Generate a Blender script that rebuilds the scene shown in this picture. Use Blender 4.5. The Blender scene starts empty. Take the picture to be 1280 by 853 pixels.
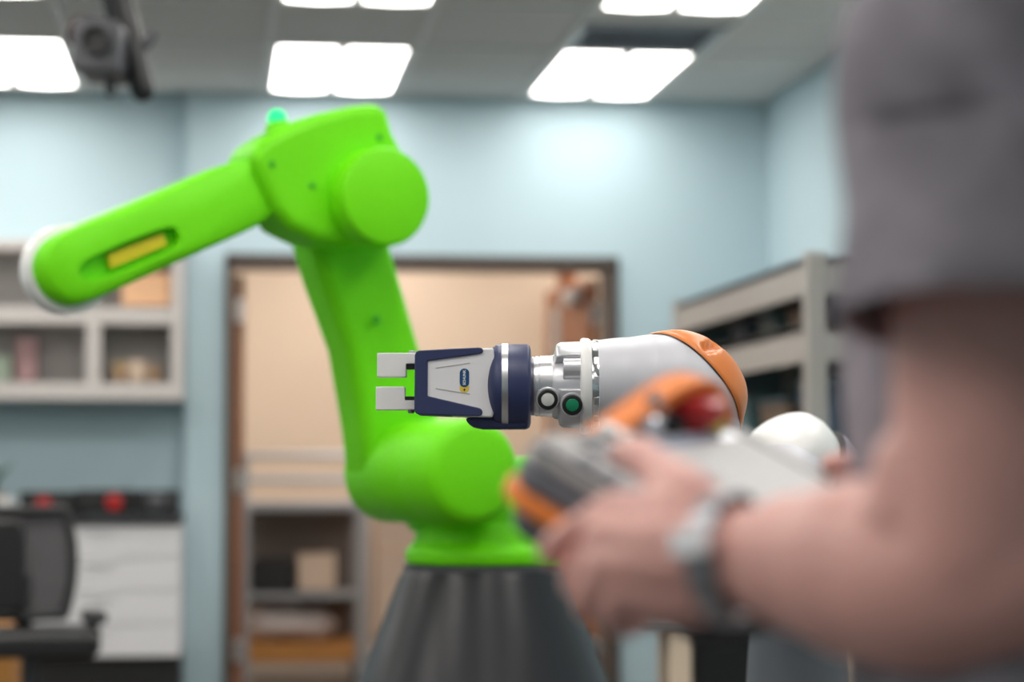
import bpy, bmesh, math, random
from mathutils import Vector, Matrix, noise
random.seed(7)
C = bpy.context.scene.collection
S = bpy.context.scene
PI = math.pi
# ------------------------------------------------------------------ camera
F = 85 / 36 * 1280
TH = math.atan(364 / F)          # the camera looks a little to the right of the room's long axis
PIT = math.atan(161.5 / F)       # and a little upward
EYE = Vector((0, 0, 1.12))
FOCUS = 3.2
cam = bpy.data.cameras.new('camera')
cam.lens = 85; cam.sensor_width = 36; cam.clip_start = 0.05; cam.clip_end = 100
cam.dof.use_dof = True; cam.dof.focus_distance = FOCUS; cam.dof.aperture_fstop = 2.9
co = bpy.data.objects.new('camera', cam); C.objects.link(co)
co.location = EYE; co.rotation_euler = (PI / 2 + PIT, 0, -TH)
S.camera = co
# ------------------------------------------------------------------ world, exposure
w = bpy.data.worlds.new('world'); S.world = w; w.use_nodes = True
w.node_tree.nodes['Background'].inputs[0].default_value = (.6, .65, .7, 1)
w.node_tree.nodes['Background'].inputs[1].default_value = .05
S.view_settings.view_transform = 'Standard'; S.view_settings.look = 'None'
S.view_settings.gamma = 1; S.view_settings.use_curve_mapping = False
S.view_settings.exposure = 0.12
LAMP = 8.0                       # ceiling troffer lens emission
# ------------------------------------------------------------------ pixel helpers (real depths)
HC = Vector((math.sin(TH), math.cos(TH), 0)); HR = Vector((math.cos(TH), -math.sin(TH), 0)); ZZ = Vector((0, 0, 1))
FW = HC * math.cos(PIT) + ZZ * math.sin(PIT); UP = ZZ * math.cos(PIT) - HC * math.sin(PIT)
def ray(px, py): return FW + HR * ((px - 640) / F) - UP * ((py - 426.5) / F)
def P(px, py, d): return EYE + ray(px, py) * d
def ony(px, py, Y):
    R = ray(px, py); return EYE + R * (Y / R.y)
def X(px, Y, py=588): return ony(px, py, Y).x
def Z(py, Y, px=400): return ony(px, py, Y).z
# ------------------------------------------------------------------ materials
MATS = {}
def mat(name, col, rough=.5, metal=0., var=.06, scale=8., bump=0., bscale=60., emit=None, spec=.5, sss=0., alpha=1., coat=0., trans=0.):
    if name in MATS: return MATS[name]
    m = bpy.data.materials.new(name); m.use_nodes = True; nt = m.node_tree; b = nt.nodes['Principled BSDF']
    tc = nt.nodes.new('ShaderNodeTexCoord')
    nz = nt.nodes.new('ShaderNodeTexNoise'); nz.inputs['Scale'].default_value = scale; nz.inputs['Detail'].default_value = 4
    nt.links.new(tc.outputs['Object'], nz.inputs['Vector'])
    mx = nt.nodes.new('ShaderNodeMix'); mx.data_type = 'RGBA'
    mx.inputs[6].default_value = tuple(c * (1 - var) for c in col) + (1,)
    mx.inputs[7].default_value = tuple(min(1, c * (1 + var)) for c in col) + (1,)
    nt.links.new(nz.outputs['Fac'], mx.inputs[0]); nt.links.new(mx.outputs[2], b.inputs['Base Color'])
    b.inputs['Roughness'].default_value = rough; b.inputs['Metallic'].default_value = metal
    b.inputs['Specular IOR Level'].default_value = spec; b.inputs['Alpha'].default_value = alpha
    b.inputs['Coat Weight'].default_value = coat; b.inputs['Transmission Weight'].default_value = trans
    if sss:
        b.inputs['Subsurface Weight'].default_value = sss; b.inputs['Subsurface Radius'].default_value = (.012, .005, .003)
        b.inputs['Subsurface Scale'].default_value = 1.
    if bump:
        n2 = nt.nodes.new('ShaderNodeTexNoise'); n2.inputs['Scale'].default_value = bscale; n2.inputs['Detail'].default_value = 3
        nt.links.new(tc.outputs['Object'], n2.inputs['Vector'])
        bp = nt.nodes.new('ShaderNodeBump'); bp.inputs['Strength'].default_value = bump; bp.inputs['Distance'].default_value = .01
        nt.links.new(n2.outputs['Fac'], bp.inputs['Height']); nt.links.new(bp.outputs['Normal'], b.inputs['Normal'])
    if emit:
        b.inputs['Emission Color'].default_value = tuple(emit[:3]) + (1,); b.inputs['Emission Strength'].default_value = emit[3]
    MATS[name] = m; return m
M_wall = mat('teal_wall_paint', (.50, .64, .69), .8, spec=.2, var=.03, scale=1.5, bump=.05, bscale=120)
M_ceil = mat('ceiling_tile_board', (.62, .62, .60), .9, var=.04, scale=30, bump=.25, bscale=220)
M_tbar = mat('white_tbar', (.72, .72, .70), .5)
M_floor = mat('grey_vinyl_floor', (.10, .095, .09), .35, var=.12, scale=3)
M_lens = mat('lamp_lens', (.9, .9, .9), .4, emit=(1, .955, .91, LAMP))
M_white = mat('white_plastic', (.86, .85, .83), .35, var=.02)
M_offwhite = mat('shelf_laminate', (.62, .58, .55), .45, var=.03)
M_green = mat('lime_green_foam_skin', (.17, .76, .003), .5, spec=.25, var=.05, scale=6, bump=.03, bscale=300)
M_greendark = mat('green_recess', (.03, .42, .004), .5)
M_yellow = mat('yellow_plate', (.72, .58, .01), .4)
M_led = mat('green_status_lamp', (.0, .45, .15), .4, emit=(.0, .88, .24, .95))
M_cone = mat('dark_grey_pedestal_paint', (.020, .020, .023), .30, spec=.3, var=.1, scale=5)
M_navy = mat('navy_blue_plastic', (.030, .040, .115), .42, var=.05, bump=.03, bscale=400)
M_panel = mat('light_grey_plastic', (.79, .78, .79), .38, var=.02)
M_silver = mat('brushed_aluminium', (.74, .74, .76), .30, metal=1., var=.05, scale=40)
M_cast = mat('silver_painted_casting', (.63, .63, .66), .33, metal=.55, var=.04, scale=20, bump=.02, bscale=300)
M_arm = mat('silver_white_arm_paint', (.60, .60, .64), .48, metal=.15, var=.03, scale=10)
M_orange = mat('orange_arm_cover', (.80, .24, .055), .36, var=.05)
M_porange = mat('orange_rubber', (.85, .22, .02), .5, var=.05)
M_black = mat('black_plastic', (.012, .012, .013), .4)
M_rubber = mat('dark_rubber', (.03, .03, .032), .6)
M_btn_w = mat('button_white', (.62, .62, .60), .35)
M_btn_g = mat('button_green', (.005, .22, .10), .35)
M_logo = mat('logo_blue', (.008, .07, .19), .35)
M_logoy = mat('logo_yellow', (.80, .58, .05), .4)
M_skin = mat('skin', (.74, .40, .345), .45, var=.14, scale=14, bump=.12, bscale=110, sss=.25)
M_shirt = mat('heather_grey_jersey', (.29, .265, .295),   .9, var=.65, scale=24, bump=.3, bscale=240, spec=.2)
M_jean = mat('dark_denim', (.03, .045, .09), .85, var=.2, scale=120)
M_hair = mat('brown_hair', (.06, .035, .02), .6, var=.3, scale=90, bump=.5, bscale=150)
M_shoe = mat('black_leather', (.02, .02, .02), .4)
M_pgrey = mat('pendant_grey_plastic', (.42, .41, .40), .55, var=.03)
M_pdark = mat('pendant_dark_plastic', (.075, .075, .085), .45)
M_pmid = mat('pendant_mid_grey', (.22, .22, .25), .4)
M_screen = mat('glare_screen', (.50, .50, .50), .5, emit=(.80, .79, .80, .06), spec=.3)  # weak emission stands in for glare on the pale screen
M_screen2 = mat('screen_bar', (.3, .35, .45), .2, emit=(.35, .42, .52, .10))
M_red = mat('red_stop_button', (.45, .012, .012), .35)
M_chrome = mat('polished_steel', (.80, .80, .82), .16, metal=1.)
M_cream = mat('cream_wall_paint', (.74, .58, .44), .7, var=.03, scale=2)
M_frame = mat('dark_brown_steel', (.07, .055, .045), .45)
M_wood = mat('red_brown_wood', (.30, .10, .035), .45, var=.25, scale=12)
M_ply = mat('plywood_edge', (.50, .22, .05), .5, var=.2, scale=10)
M_steel = mat('galvanised_steel', (.42, .42, .43), .4, metal=.6, var=.1)
M_grey = mat('grey_paint', (.42, .40, .38), .5, var=.04)
M_shelfpaint = mat('beige_grey_steel_paint', (.40, .37, .34), .5, var=.03)
M_box = mat('cream_carton', (.70, .55, .42), .7, var=.06)
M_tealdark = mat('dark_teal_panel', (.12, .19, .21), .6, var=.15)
M_mesh = mat('chair_mesh', (.06, .055, .06), .7, alpha=.72, bump=.3, bscale=400)
M_bag = mat('white_sack', (.62, .55, .52), .7, var=.06)
M_plant = mat('leaf_green', (.05, .16, .05), .5, var=.3)
M_peach = mat('peach_box', (.85, .50, .28), .6)
M_tan = mat('tan_ceramic', (.45, .30, .18), .5, var=.2)
M_glass = mat('door_glass', (.55, .60, .62), .08, var=.02, trans=.6)
M_bench = mat('bench_top', (.30, .29, .28), .4)
# ------------------------------------------------------------------ scene-graph helpers
def tag(o, label, cat, group=None):
    o['label'] = label; o['category'] = cat
    if group: o['group'] = group
    return o
def thing(name, label, cat, loc=(0, 0, 0), rotz=0., group=None, mtx=None):
    o = bpy.data.objects.new(name, None); C.objects.link(o); o.empty_display_size = .1
    if mtx is not None: o.matrix_world = mtx
    else: o.location = loc; o.rotation_euler = (0, 0, rotz)
    return tag(o, label, cat, group)
def finish(me, smooth=True, ang=38):
    if smooth:
        for p in me.polygons: p.use_smooth = True
        try: me.set_sharp_from_angle(angle=math.radians(ang))
        except Exception: pass
def obj(name, bm, m, parent=None, bevel=0., seg=3, smooth=True, ang=38, label=None, kind=None, subsurf=0):
    bmesh.ops.recalc_face_normals(bm, faces=bm.faces)
    me = bpy.data.meshes.new(name); bm.to_mesh(me); bm.free(); finish(me, smooth, ang)
    o = bpy.data.objects.new(name, me); C.objects.link(o)
    me.materials.append(m)
    if parent: o.parent = parent
    if bevel:
        b = o.modifiers.new('bevel', 'BEVEL'); b.width = bevel; b.segments = seg; b.limit_method = 'ANGLE'; b.angle_limit = math.radians(30)
        b.harden_normals = False
    if subsurf:
        s = o.modifiers.new('subdivision', 'SUBSURF'); s.levels = subsurf; s.render_levels = subsurf
    if label: o['label'] = label
    if kind: o['kind'] = kind
    return o
def copy_tree(o, parent=None):
    c = o.copy(); C.objects.link(c); c.parent = parent
    for ch in list(o.children): copy_tree(ch, c)
    return c
# ------------------------------------------------------------------ mesh helpers
def NB(): return bmesh.new()
def box(bm, x0, x1, y0, y1, z0, z1, M=None):
    v = [bm.verts.new(Vector(p)) for p in ((x0, y0, z0), (x1, y0, z0), (x1, y1, z0), (x0, y1, z0), (x0, y0, z1), (x1, y0, z1), (x1, y1, z1), (x0, y1, z1))]
    for f in ((0, 3, 2, 1), (4, 5, 6, 7), (0, 1, 5, 4), (1, 2, 6, 5), (2, 3, 7, 6), (3, 0, 4, 7)): bm.faces.new([v[i] for i in f])
    if M is not None:
        for q in v: q.co = M @ q.co
    return bm
def B(*a, M=None): return box(NB(), *a, M=M)
def loft(bm, rings, cap0=True, cap1=True):
    vs = [[bm.verts.new(Vector(p)) for p in r] for r in rings]; n = len(rings[0])
    for a, b in zip(vs, vs[1:]):
        for i in range(n): bm.faces.new((a[i], a[(i + 1) % n], b[(i + 1) % n], b[i]))
    if cap0: bm.faces.new(vs[0][::-1])
    if cap1: bm.faces.new(vs[-1])
    return vs
def prism(bm, pts, y0, y1):
    """outline in x-z, thickness along y"""
    loft(bm, [[(p[0], y0, p[1]) for p in pts], [(p[0], y1, p[1]) for p in pts]]); return bm
def rrect(x0, x1, z0, z1, r, n=5):
    out = []
    for cx, cz, a in ((x1 - r, z1 - r, 0), (x0 + r, z1 - r, 90), (x0 + r, z0 + r, 180), (x1 - r, z0 + r, 270)):
        for k in range(n + 1):
            t = math.radians(a + 90 * k / n); out.append((cx + r * math.cos(t), cz + r * math.sin(t)))
    return out
def frame_of(d):
    d = d.normalized(); a = Vector((0, 0, 1)) if abs(d.z) < .9 else Vector((1, 0, 0))
    u = d.cross(a).normalized(); return u, u.cross(d).normalized(), d
def lathe(bm, prof, org, axis, n=48, cap=True):
    u, v, d = frame_of(Vector(axis)); org = Vector(org)
    rings = [[org + d * h + (u * math.cos(2 * PI * k / n) + v * math.sin(2 * PI * k / n)) * max(r, 1e-5) for k in range(n)] for h, r in prof]
    loft(bm, rings, cap, cap); return bm
def cyl(bm, p0, p1, r0, r1=None, n=20):
    p0 = Vector(p0); p1 = Vector(p1); return lathe(bm, [(0, r0), ((p1 - p0).length, r0 if r1 is None else r1)], p0, p1 - p0, n)
def cat(pts, rad, k=6):
    """catmull-rom through points and radii"""
    P_ = [Vector(p) for p in pts]; out = []; ro = []; n = len(P_)
    R_ = [r if isinstance(r, (tuple, list)) else (r, r) for r in rad]
    for i in range(n - 1):
        p0, p1, p2, p3 = P_[max(i - 1, 0)], P_[i], P_[i + 1], P_[min(i + 2, n - 1)]
        for j in range(k):
            t = j / k
            out.append(.5 * ((2 * p1) + (p2 - p0) * t + (2 * p0 - 5 * p1 + 4 * p2 - p3) * t * t + (3 * p1 - p0 - 3 * p2 + p3) * t ** 3))
            s = t * t * (3 - 2 * t)
            ro.append(tuple(R_[i][q] * (1 - s) + R_[i + 1][q] * s for q in (0, 1)))
    out.append(P_[-1]); ro.append(R_[-1]); return out, ro
def tube(bm, pts, rad, n=20, k=6, ends='round', up=None):
    """swept tube; a radius may be a pair (side, up)"""
    p, r = cat(pts, rad, k) if k > 1 else ([Vector(q) for q in pts], [q if isinstance(q, (tuple, list)) else (q, q) for q in rad])
    T = [(p[min(i + 1, len(p) - 1)] - p[max(i - 1, 0)]).normalized() for i in range(len(p))]
    if up is None: u = frame_of(T[0])[0]
    else: u = (Vector(up) - T[0] * Vector(up).dot(T[0])).normalized()
    rings = []
    def ring(c, u, v, a, b): return [c + u * (a * math.cos(2 * PI * q / n)) + v * (b * math.sin(2 * PI * q / n)) for q in range(n)]
    for i in range(len(p)):
        u = (u - T[i] * u.dot(T[i])).normalized(); v = T[i].cross(u)
        if i == 0 and ends == 'round':
            for a in (80, 60, 40, 20):
                m = (r[0][0] + r[0][1]) / 2; rings.append(ring(p[0] - T[0] * m * math.sin(math.radians(a)), u, v, r[0][0] * math.cos(math.radians(a)), r[0][1] * math.cos(math.radians(a))))
        rings.append(ring(p[i], u, v, *r[i]))
        if i == len(p) - 1 and ends == 'round':
            for a in (20, 40, 60, 80):
                m = (r[i][0] + r[i][1]) / 2; rings.append(ring(p[i] + T[i] * m * math.sin(math.radians(a)), u, v, r[i][0] * math.cos(math.radians(a)), r[i][1] * math.cos(math.radians(a))))
    c = ends != 'open'
    loft(bm, rings, c, c); return bm
def ell(bm, c, r, M=None, n=24):
    q = bmesh.ops.create_uvsphere(bm, u_segments=n, v_segments=n // 2, radius=1)
    for v in q['verts']:
        p = Vector((v.co.x * r[0], v.co.y * r[1], v.co.z * r[2])); v.co = (M @ p if M is not None else p) + Vector(c)
    return bm
# ================================================================== THE ROOM
XL, XR, YF, YB, H = -5.51, 2.58, -2.6, 11.25, 2.87
DX0, DX1, DZ = X(283, YB), X(768, YB), Z(326, YB)
JOG = X(231, YB)
def struct(name, bm, m, **k): return obj(name, bm, m, kind='structure', **k)
FARY = 14.6
struct('floor', B(XL - .2, XR + .2, YF - .2, FARY + .2, -.1, 0), M_floor)
bm = NB()
box(bm, JOG, DX0, YB, YB + .25, 0, 3.0); box(bm, DX1, XR + .2, YB, YB + .25, 0, 3.0); box(bm, DX0, DX1, YB, YB + .25, DZ, 3.0)
box(bm, XL - .2, JOG, YB + .12, YB + .25, 0, 3.0)
struct('wall_back', bm, M_wall, smooth=False)
struct('wall_right', B(XR, XR + .2, YF, YB, 0, 3.0), M_wall)
struct('wall_left', B(XL - .2, XL, YF, YB + .12, 0, 3.0), M_wall)
struct('wall_front', B(XL - .2, XR + .2, YF - .2, YF, 0, 3.0), M_wall)
struct('wall_storeroom_back', B(-1.6, 3.4, FARY, FARY + .2, 0, 3.0), M_cream)
struct('wall_storeroom_left', B(-1.8, -1.6, YB + .25, FARY, 0, 3.0), M_cream)
struct('wall_storeroom_right', B(3.4, 3.6, YB + .25, FARY, 0, 3.0), M_cream)
bm = NB(); box(bm, XL - .2, 3.6, YF - .2, FARY + .2, 3.0, 3.1)
ceil = struct('ceiling', bm, M_ceil)
# suspended grid and tiles
cols = [-5.51, -4.90, -4.29, -3.68, -3.07, -2.46, -1.85, -1.24, -.63, -.42, .19, .80, 1.39, 2.00, 2.58]
rows = [11.37, 11.13]
for k in range(7): rows += [rows[-1] - 1.22, rows[-1] - 1.22 - .91]
rows = [r for r in rows if r > YF] + [YF]
lightcols = (2, 5, 7, 10, 12)
bm = NB()
for x in cols[1:-1]: box(bm, x - .012, x + .012, YF, YB, H - .006, H + .03)
for y in rows[1:-1]: box(bm, XL, XR, y - .012, y + .012, H - .005, H + .03)
obj('grid_bar', bm, M_tbar, ceil, smooth=False)
LIGHTS = []; VENT = None
tile_me = {}
for j in range(len(rows) - 1):
    y1, y0 = rows[j], rows[j + 1]
    if j == 0: y1 = YB
    for i in range(len(cols) - 1):
        x0, x1 = cols[i], cols[i + 1]; y1 = YB if j == 0 else rows[j]
        if j % 2 == 1 and (j <= 9 or j == 11 and i < 9) and i in lightcols: LIGHTS.append(((x0 + x1) / 2, (y0 + y1) / 2, x1 - x0, y1 - y0, i, j)); continue  # partial row above the camera: unseen troffers added to brighten arm and shirt
        if j == 2 and i == 12:
            VENT = (x0, x1, y1 - .60, y1)
            y1 -= .60
        key = (round(x1 - x0, 3), round(y1 - y0, 3))
        if key not in tile_me:
            hw, hd = key[0] / 2 - .013, key[1] / 2 - .013
            t = obj('ceiling_tile', B(-hw, hw, -hd, hd, H + .004, H + .02), M_ceil, ceil, bevel=.003, seg=1); tile_me[key] = t.data
        else:
            t = bpy.data.objects.new('ceiling_tile', tile_me[key]); C.objects.link(t); t.parent = ceil
        t.location = ((x0 + x1) / 2, (y0 + y1) / 2, 0)
struct('ceiling_storeroom', B(-1.6, 3.4, YB + .25, FARY, 2.77, 2.85), M_ceil)
def troffer(label, x, y, z, w_, d_, group=None):
    t = thing('ceiling_light', label, 'ceiling light', (x, y, z), 0, group)
    hw, hd = w_ / 2 - .013, d_ / 2 - .013
    bm = NB()
    for a in (-1, 1):
        box(bm, a * hw - (a > 0) * .024, a * hw + (a < 0) * .024, -hd, hd, -.004, .03); box(bm, -hw + .024, hw - .024, a * hd - (a > 0) * .02, a * hd + (a < 0) * .02, -.004, .03)
    box(bm, -.02, .02, -hd + .02, hd - .02, -.004, .03)
    box(bm, -hw, hw, -hd, hd, .03, .05)
    obj('frame', bm, M_tbar, t, smooth=False)
    for a in (-1, 1):
        x0, x1 = sorted((a * .02, a * (hw - .024)))
        rings = []
        for q in range(9):
            s = x0 + (x1 - x0) * q / 8; sag = -.010 * math.sin(PI * q / 8)
            rings.append((s, .004 + sag))
        bm = NB(); prism(bm, rings + [(x1, .012), (x0, .012)], -hd + .02, hd - .02); obj('lens', bm, M_lens, t)
    return t
lab = {(10, 1): 'lit twin-lens ceiling troffer over the wall left of the green robot elbow', (12, 1): 'lit twin-lens ceiling troffer next to the dark vent, nearest the right wall corner',
       (7, 1): 'lit twin-lens ceiling troffer at the left edge beside the hanging black bracket', (10, 3): 'lit ceiling troffer cut by the top edge, left one of two', (12, 3): 'lit ceiling troffer cut by the top edge, right one of two'}
for x, y, w_, d_, i, j in LIGHTS:
    troffer(lab.get((i, j), 'lit twin-lens ceiling troffer of the same row grid, unseen, put in for the room light'), x, y, H, w_, d_, 'twin-lens ceiling troffers')
for x in (-.6, .9, 2.4):
    for y in (12.3, 13.8): troffer('unseen ceiling troffer added to light the storeroom beyond the doorway, above its lintel', x, y, 2.715, .61, 1.22, 'added storeroom troffers')  # out of sight, added so the cream storeroom wall comes out bright
# dark ceiling vent beside the right-hand troffer
vx0, vx1, vy0, vy1 = VENT
t = thing('ceiling_vent', 'dark slatted air vent in the ceiling beside the right-hand troffer', 'vent', ((vx0 + vx1) / 2, (vy0 + vy1) / 2, H))
hw, hd = (vx1 - vx0) / 2 - .013, .285
bm = NB()
for a in (-1, 1):
    box(bm, a * hw - (a > 0) * .03, a * hw + (a < 0) * .03, -hd, hd, -.006, .02); box(bm, -hw, hw, a * hd - (a > 0) * .03, a * hd + (a < 0) * .03, -.006, .02)
obj('vent_frame', bm, M_steel, t, smooth=False)
obj('backing', B(-hw + .03, hw - .03, -hd + .03, hd - .03, .03, .04), M_tealdark, t)
for k in range(9):
    y = -hd + .055 + k * .058
    obj('slat', B(-hw + .03, hw - .03, -.022, .022, -.002, .002, M=Matrix.Translation((0, y, .014)) @ Matrix.Rotation(.6, 4, 'X')), mat('vent_blue_grey', (.34, .37, .42), .5), t)
# baseboards
struct('baseboard_right', B(XR - .015, XR, YF, YB, 0, .1), M_rubber); struct('baseboard_back', B(DX1 + .06, XR - .015, YB - .015, YB, 0, .1), M_rubber)
# ------------------------------------------------------------------ doorway with its two leaves
bm = NB()
fw_ = .05
box(bm, DX0 - .01, DX0 + fw_ * .55, YB - .03, YB + .27, 0, DZ); box(bm, DX1 - fw_ * .55, DX1 + .02, YB - .03, YB + .27, 0, DZ); box(bm, DX0 - .01, DX1 + .02, YB - .03, YB + .27, DZ - .03, DZ + .03)
struct('trim_1', bm, M_frame, smooth=False, bevel=.004)
def leaf(name, hx, ang, sgn):
    e = obj(name, B(0, .046, .0, .88, .02, DZ - .05), M_wood, None, bevel=.003, kind='structure')
    e.location = (hx, YB + .285, 0); e.rotation_euler = (0, 0, ang)
    xs = 0 if sgn > 0 else .046
    for z in (Z(384, YB), Z(601, YB), Z(818, YB)):
        bm = NB(); cyl(bm, (xs + .023 * sgn * 0 + .023, -.012, z - .055), (xs * 0 + .023, -.012, z + .055), .011); box(bm, .004, .042, -.004, .0, z - .055, z + .055)
        obj('hinge', bm, M_silver, e)
    return e
dl = leaf('door_1', DX0 + .035, 0, 1)
dr = leaf('door_2', DX1 - .075, .11, -1)
obj('vision_pane', B(-.006, .052, .56, .74, 1.15, 1.95), M_glass, dr)
bm = NB(); box(bm, -.05, 0, .10, .36, DZ - .16, DZ - .09); obj('door_closer', bm, M_steel, dr, bevel=.01)
bm = NB(); box(bm, -.06, -.045, .12, .76, 1.0, 1.05); box(bm, -.06, 0, .12, .16, 1.0, 1.05); box(bm, -.06, 0, .72, .76, 1.0, 1.05); obj('push_bar', bm, M_steel, dr, bevel=.005)
# ------------------------------------------------------------------ storeroom behind the doorway
RY0, RY1 = 12.9, 13.5
t = thing('steel_work_rack', 'grey steel rack table with a raised back rail in the storeroom', 'rack', (0, 0, 0))
x0, x1 = X(296, RY0), X(462, RY0)
top = Z(628, RY0)
obj('shelf', B(x0, x1, RY0, RY1, top - .045, top), M_steel, t, bevel=.004)
obj('shelf', B(x0, x1, RY0 + .02, RY1, Z(742, RY0) - .03, Z(742, RY0)), M_steel, t, bevel=.004)
obj('shelf', B(x0, x1, RY0 + .02, RY1, Z(812, RY0) - .07, Z(812, RY0) + .03), M_ply, t, bevel=.004, label='orange-brown plywood bottom shelf')
for x in (x0, x1 - .07):
    for y in (RY0 - .005, RY1 - .06):
        obj('post', B(x, x + .07, y, y + .06, 0, Z(565, RY0) if y > RY0 else top + .001), M_steel, t, bevel=.005)
for py in (570, 600):
    bm = NB(); cyl(bm, (x0 + .02, RY1 - .03, Z(py, RY1)), (x1 - .02, RY1 - .03, Z(py, RY1)), .02); obj('rail', bm, M_steel, t)
obj('back_panel', B(x0 + .07, x1 - .07, RY1 - .07, RY1 - .055, .2, top - .05), mat('taupe_panel', (.20, .17, .16), .6), t)
def carton(name, label, cat_, px0, px1, py0, py1, Y, dep, m, group=None, lid=True):
    z0, z1 = Z(py1, Y), Z(py0, Y); x0, x1 = X(px0, Y), X(px1, Y)
    t = thing(name, label, cat_, ((x0 + x1) / 2, Y + dep / 2, z0), 0, group); hw = (x1 - x0) / 2
    h = z1 - z0; obj('body', B(-hw, hw, -dep / 2, dep / 2, 0, h - .006), m, t, bevel=.006)
    if lid:
        obj('flap', B(-hw, -.002, -dep / 2, dep / 2, h - .006, h), m, t); obj('flap', B(.002, hw, -dep / 2, dep / 2, h - .006, h), m, t)
    return t
carton('storage_bin', 'small black bin on the middle shelf of the storeroom rack', 'bin', 314, 368, 701, 738, RY0 + .05, .35, M_black)
carton('carton', 'small cream carton beside the black bin on the rack', 'box', 374, 420, 693, 738, RY0 + .05, .3, M_box)
t = thing('sack', 'pale grey slumped sack on the plywood bottom shelf', 'sack', ((X(300, RY0) + X(425, RY0)) / 2, RY0 + .25, Z(812, RY0) + .03))
hw = (X(425, RY0) - X(300, RY0)) / 2
bm = NB(); ell(bm, (0, 0, .125), (hw, .2, .125)); ell(bm, (-hw * .45, .0, .13), (hw * .5, .19, .145)); ell(bm, (hw * .5, 0, .115), (hw * .45, .18, .13))
t.scale.z = .72; o = obj('sack_body', bm, M_bag, t); r_ = o.modifiers.new('remesh', 'REMESH'); r_.mode = 'VOXEL'; r_.voxel_size = .02; r_.use_smooth_shade = True
bm = NB(); tube(bm, [(-.05, -.02, .25), (0, -.03, .275), (.05, -.02, .25)], [.02, .025, .02], 10, 3); obj('tied_neck', bm, M_bag, t)
BY = 12.6
for k, (py0, py1) in enumerate(((742, 800), (693, 742), (648, 693))):
    carton('carton', ('bottom', 'middle', 'topmost')[k] + ' cream carton of the stack right of the storeroom rack', 'box', 472, 560 - 8 * k, py0, py1 - 1, BY + .02 * k, .45, M_box, 'stacked storeroom cartons')
# low trolley that carries the cartons
t = thing('platform_trolley', 'dark platform trolley under the stacked storeroom cartons', 'trolley', (X(520, BY), BY + .25, 0))
hw = (X(566, BY) - X(474, BY)) / 2; zt = Z(800, BY)
obj('deck', B(-hw, hw, -.27, .27, zt - .05, zt - .001), M_rubber, t, bevel=.01)
for a in (-1, 1):
    for b in (-1, 1):
        bm = NB(); cyl(bm, (a * (hw - .07) - .02, b * .2, .06), (a * (hw - .07) + .02, b * .2, .06), .06); box(bm, a * (hw - .07) - .03, a * (hw - .07) + .03, b * .2 - .03, b * .2 + .03, .06, zt - .05); obj('caster', bm, M_black, t)
# wall-hung small things seen through the right side of the doorway
t = thing('storage_tube', 'brown cardboard tube leaning on the storeroom wall, right of the doorway view', 'tube', (X(712, 14.2), 14.25, 0))
bm = NB(); lathe(bm, [(0, .06), (Z(335, 14.2), .06)], (0, 0, 0), (0, .02, 1)); obj('tube_body', bm, M_wood, t)
bm = NB(); lathe(bm, [(0, .064), (.04, .064), (.05, .05)], (0, .043, Z(335, 14.2) - .01), (0, .02, 1)); obj('end_cap', bm, M_white, t)
# ------------------------------------------------------------------ wall shelf unit and bench on the left
SY = 11.05; SYB = YB + .118
sx0 = -1.95; sx1 = X(228, SY)
def sz(py): return Z(py, SY, 120)
t = thing('wall_shelf_unit', 'pale grey open wall shelf unit with compartments left of the doorway', 'shelf unit', (0, 0, 0))
obj('shelf_board', B(sx0, sx1, SY, SYB, sz(500), sz(479)), M_offwhite, t, bevel=.004)
obj('shelf_board', B(sx0, sx1 - .05, SY + .01, SYB, sz(405), sz(384)), M_offwhite, t, bevel=.004)
obj('shelf_board', B(sx0, sx1, SY, SYB, sz(313), sz(300)), M_offwhite, t, bevel=.004)
xr0 = X(213, SY)
obj('side_panel', B(xr0, sx1, SY, SYB, sz(479), sz(313)), M_offwhite, t, bevel=.004)
obj('side_panel', B(sx0, sx0 + .04, SY, SYB, sz(479), sz(313)), M_offwhite, t, bevel=.004)
obj('divider', B(X(106, SY), X(124, SY), SY + .005, SYB, sz(479), sz(405)), M_offwhite, t, bevel=.004)
obj('divider', B(-1.4, -1.36, SY + .005, SYB, sz(479), sz(405)), M_offwhite, t, bevel=.004)
obj('back_panel', B(sx0, sx1, SYB - .012, SYB, sz(479), sz(313)), M_grey, t)
def bowlish(name, label, cat_, px, py0, py1, Y, r, m, rim=None):
    z0, z1 = Z(py1, Y, px), Z(py0, Y, px); h = z1 - z0
    t = thing(name, label, cat_, (X(px, Y), Y, z0)); bm = NB()
    lathe(bm, [(0, r * .55), (h * .15, r * .75), (h * .6, r), (h, r * .9), (h, r * .8), (h * .6, r * .88), (h * .2, r * .6)], (0, 0, 0), (0, 0, 1), 28); obj('bowl', bm, m, t)
    bm = NB(); lathe(bm, [(h - .004, r * .9), (h + .004, r * .92), (h + .004, r * .78), (h - .004, r * .8)], (0, 0, 0), (0, 0, 1), 28); obj('rim', bm, rim or m, t)
bowlish('jar', 'small brown jar at the left end of the lower shelf compartment', 'jar', 148, 456, 478.6, SY + .12, .035, M_tan, M_yellow)
bowlish('bowl', 'pale tan bowl between two brown jars on the lower shelf', 'bowl', 170, 452, 478.6, SY + .12, .05, M_box)
bowlish('jar', 'dull brown jar at the right end of the lower shelf compartment', 'jar', 192, 459, 478.6, SY + .12, .03, M_tan)
carton('carton', 'peach coloured box on the upper shelf behind the green robot forearm', 'box', 150, 212, 343, 383.8, SY + .05, .2, M_peach)
carton('carton', 'faded pink box in the left shelf compartment', 'box', 18, 44, 424, 478.8, SY + .14, .12, mat('pink_card', (.42, .26, .26), .7))
carton('storage_bin', 'grey-green bin at the left edge of the lower shelf', 'bin', -10, 12, 446, 478.8, SY + .1, .16, mat('sage', (.30, .36, .28), .6))
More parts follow.
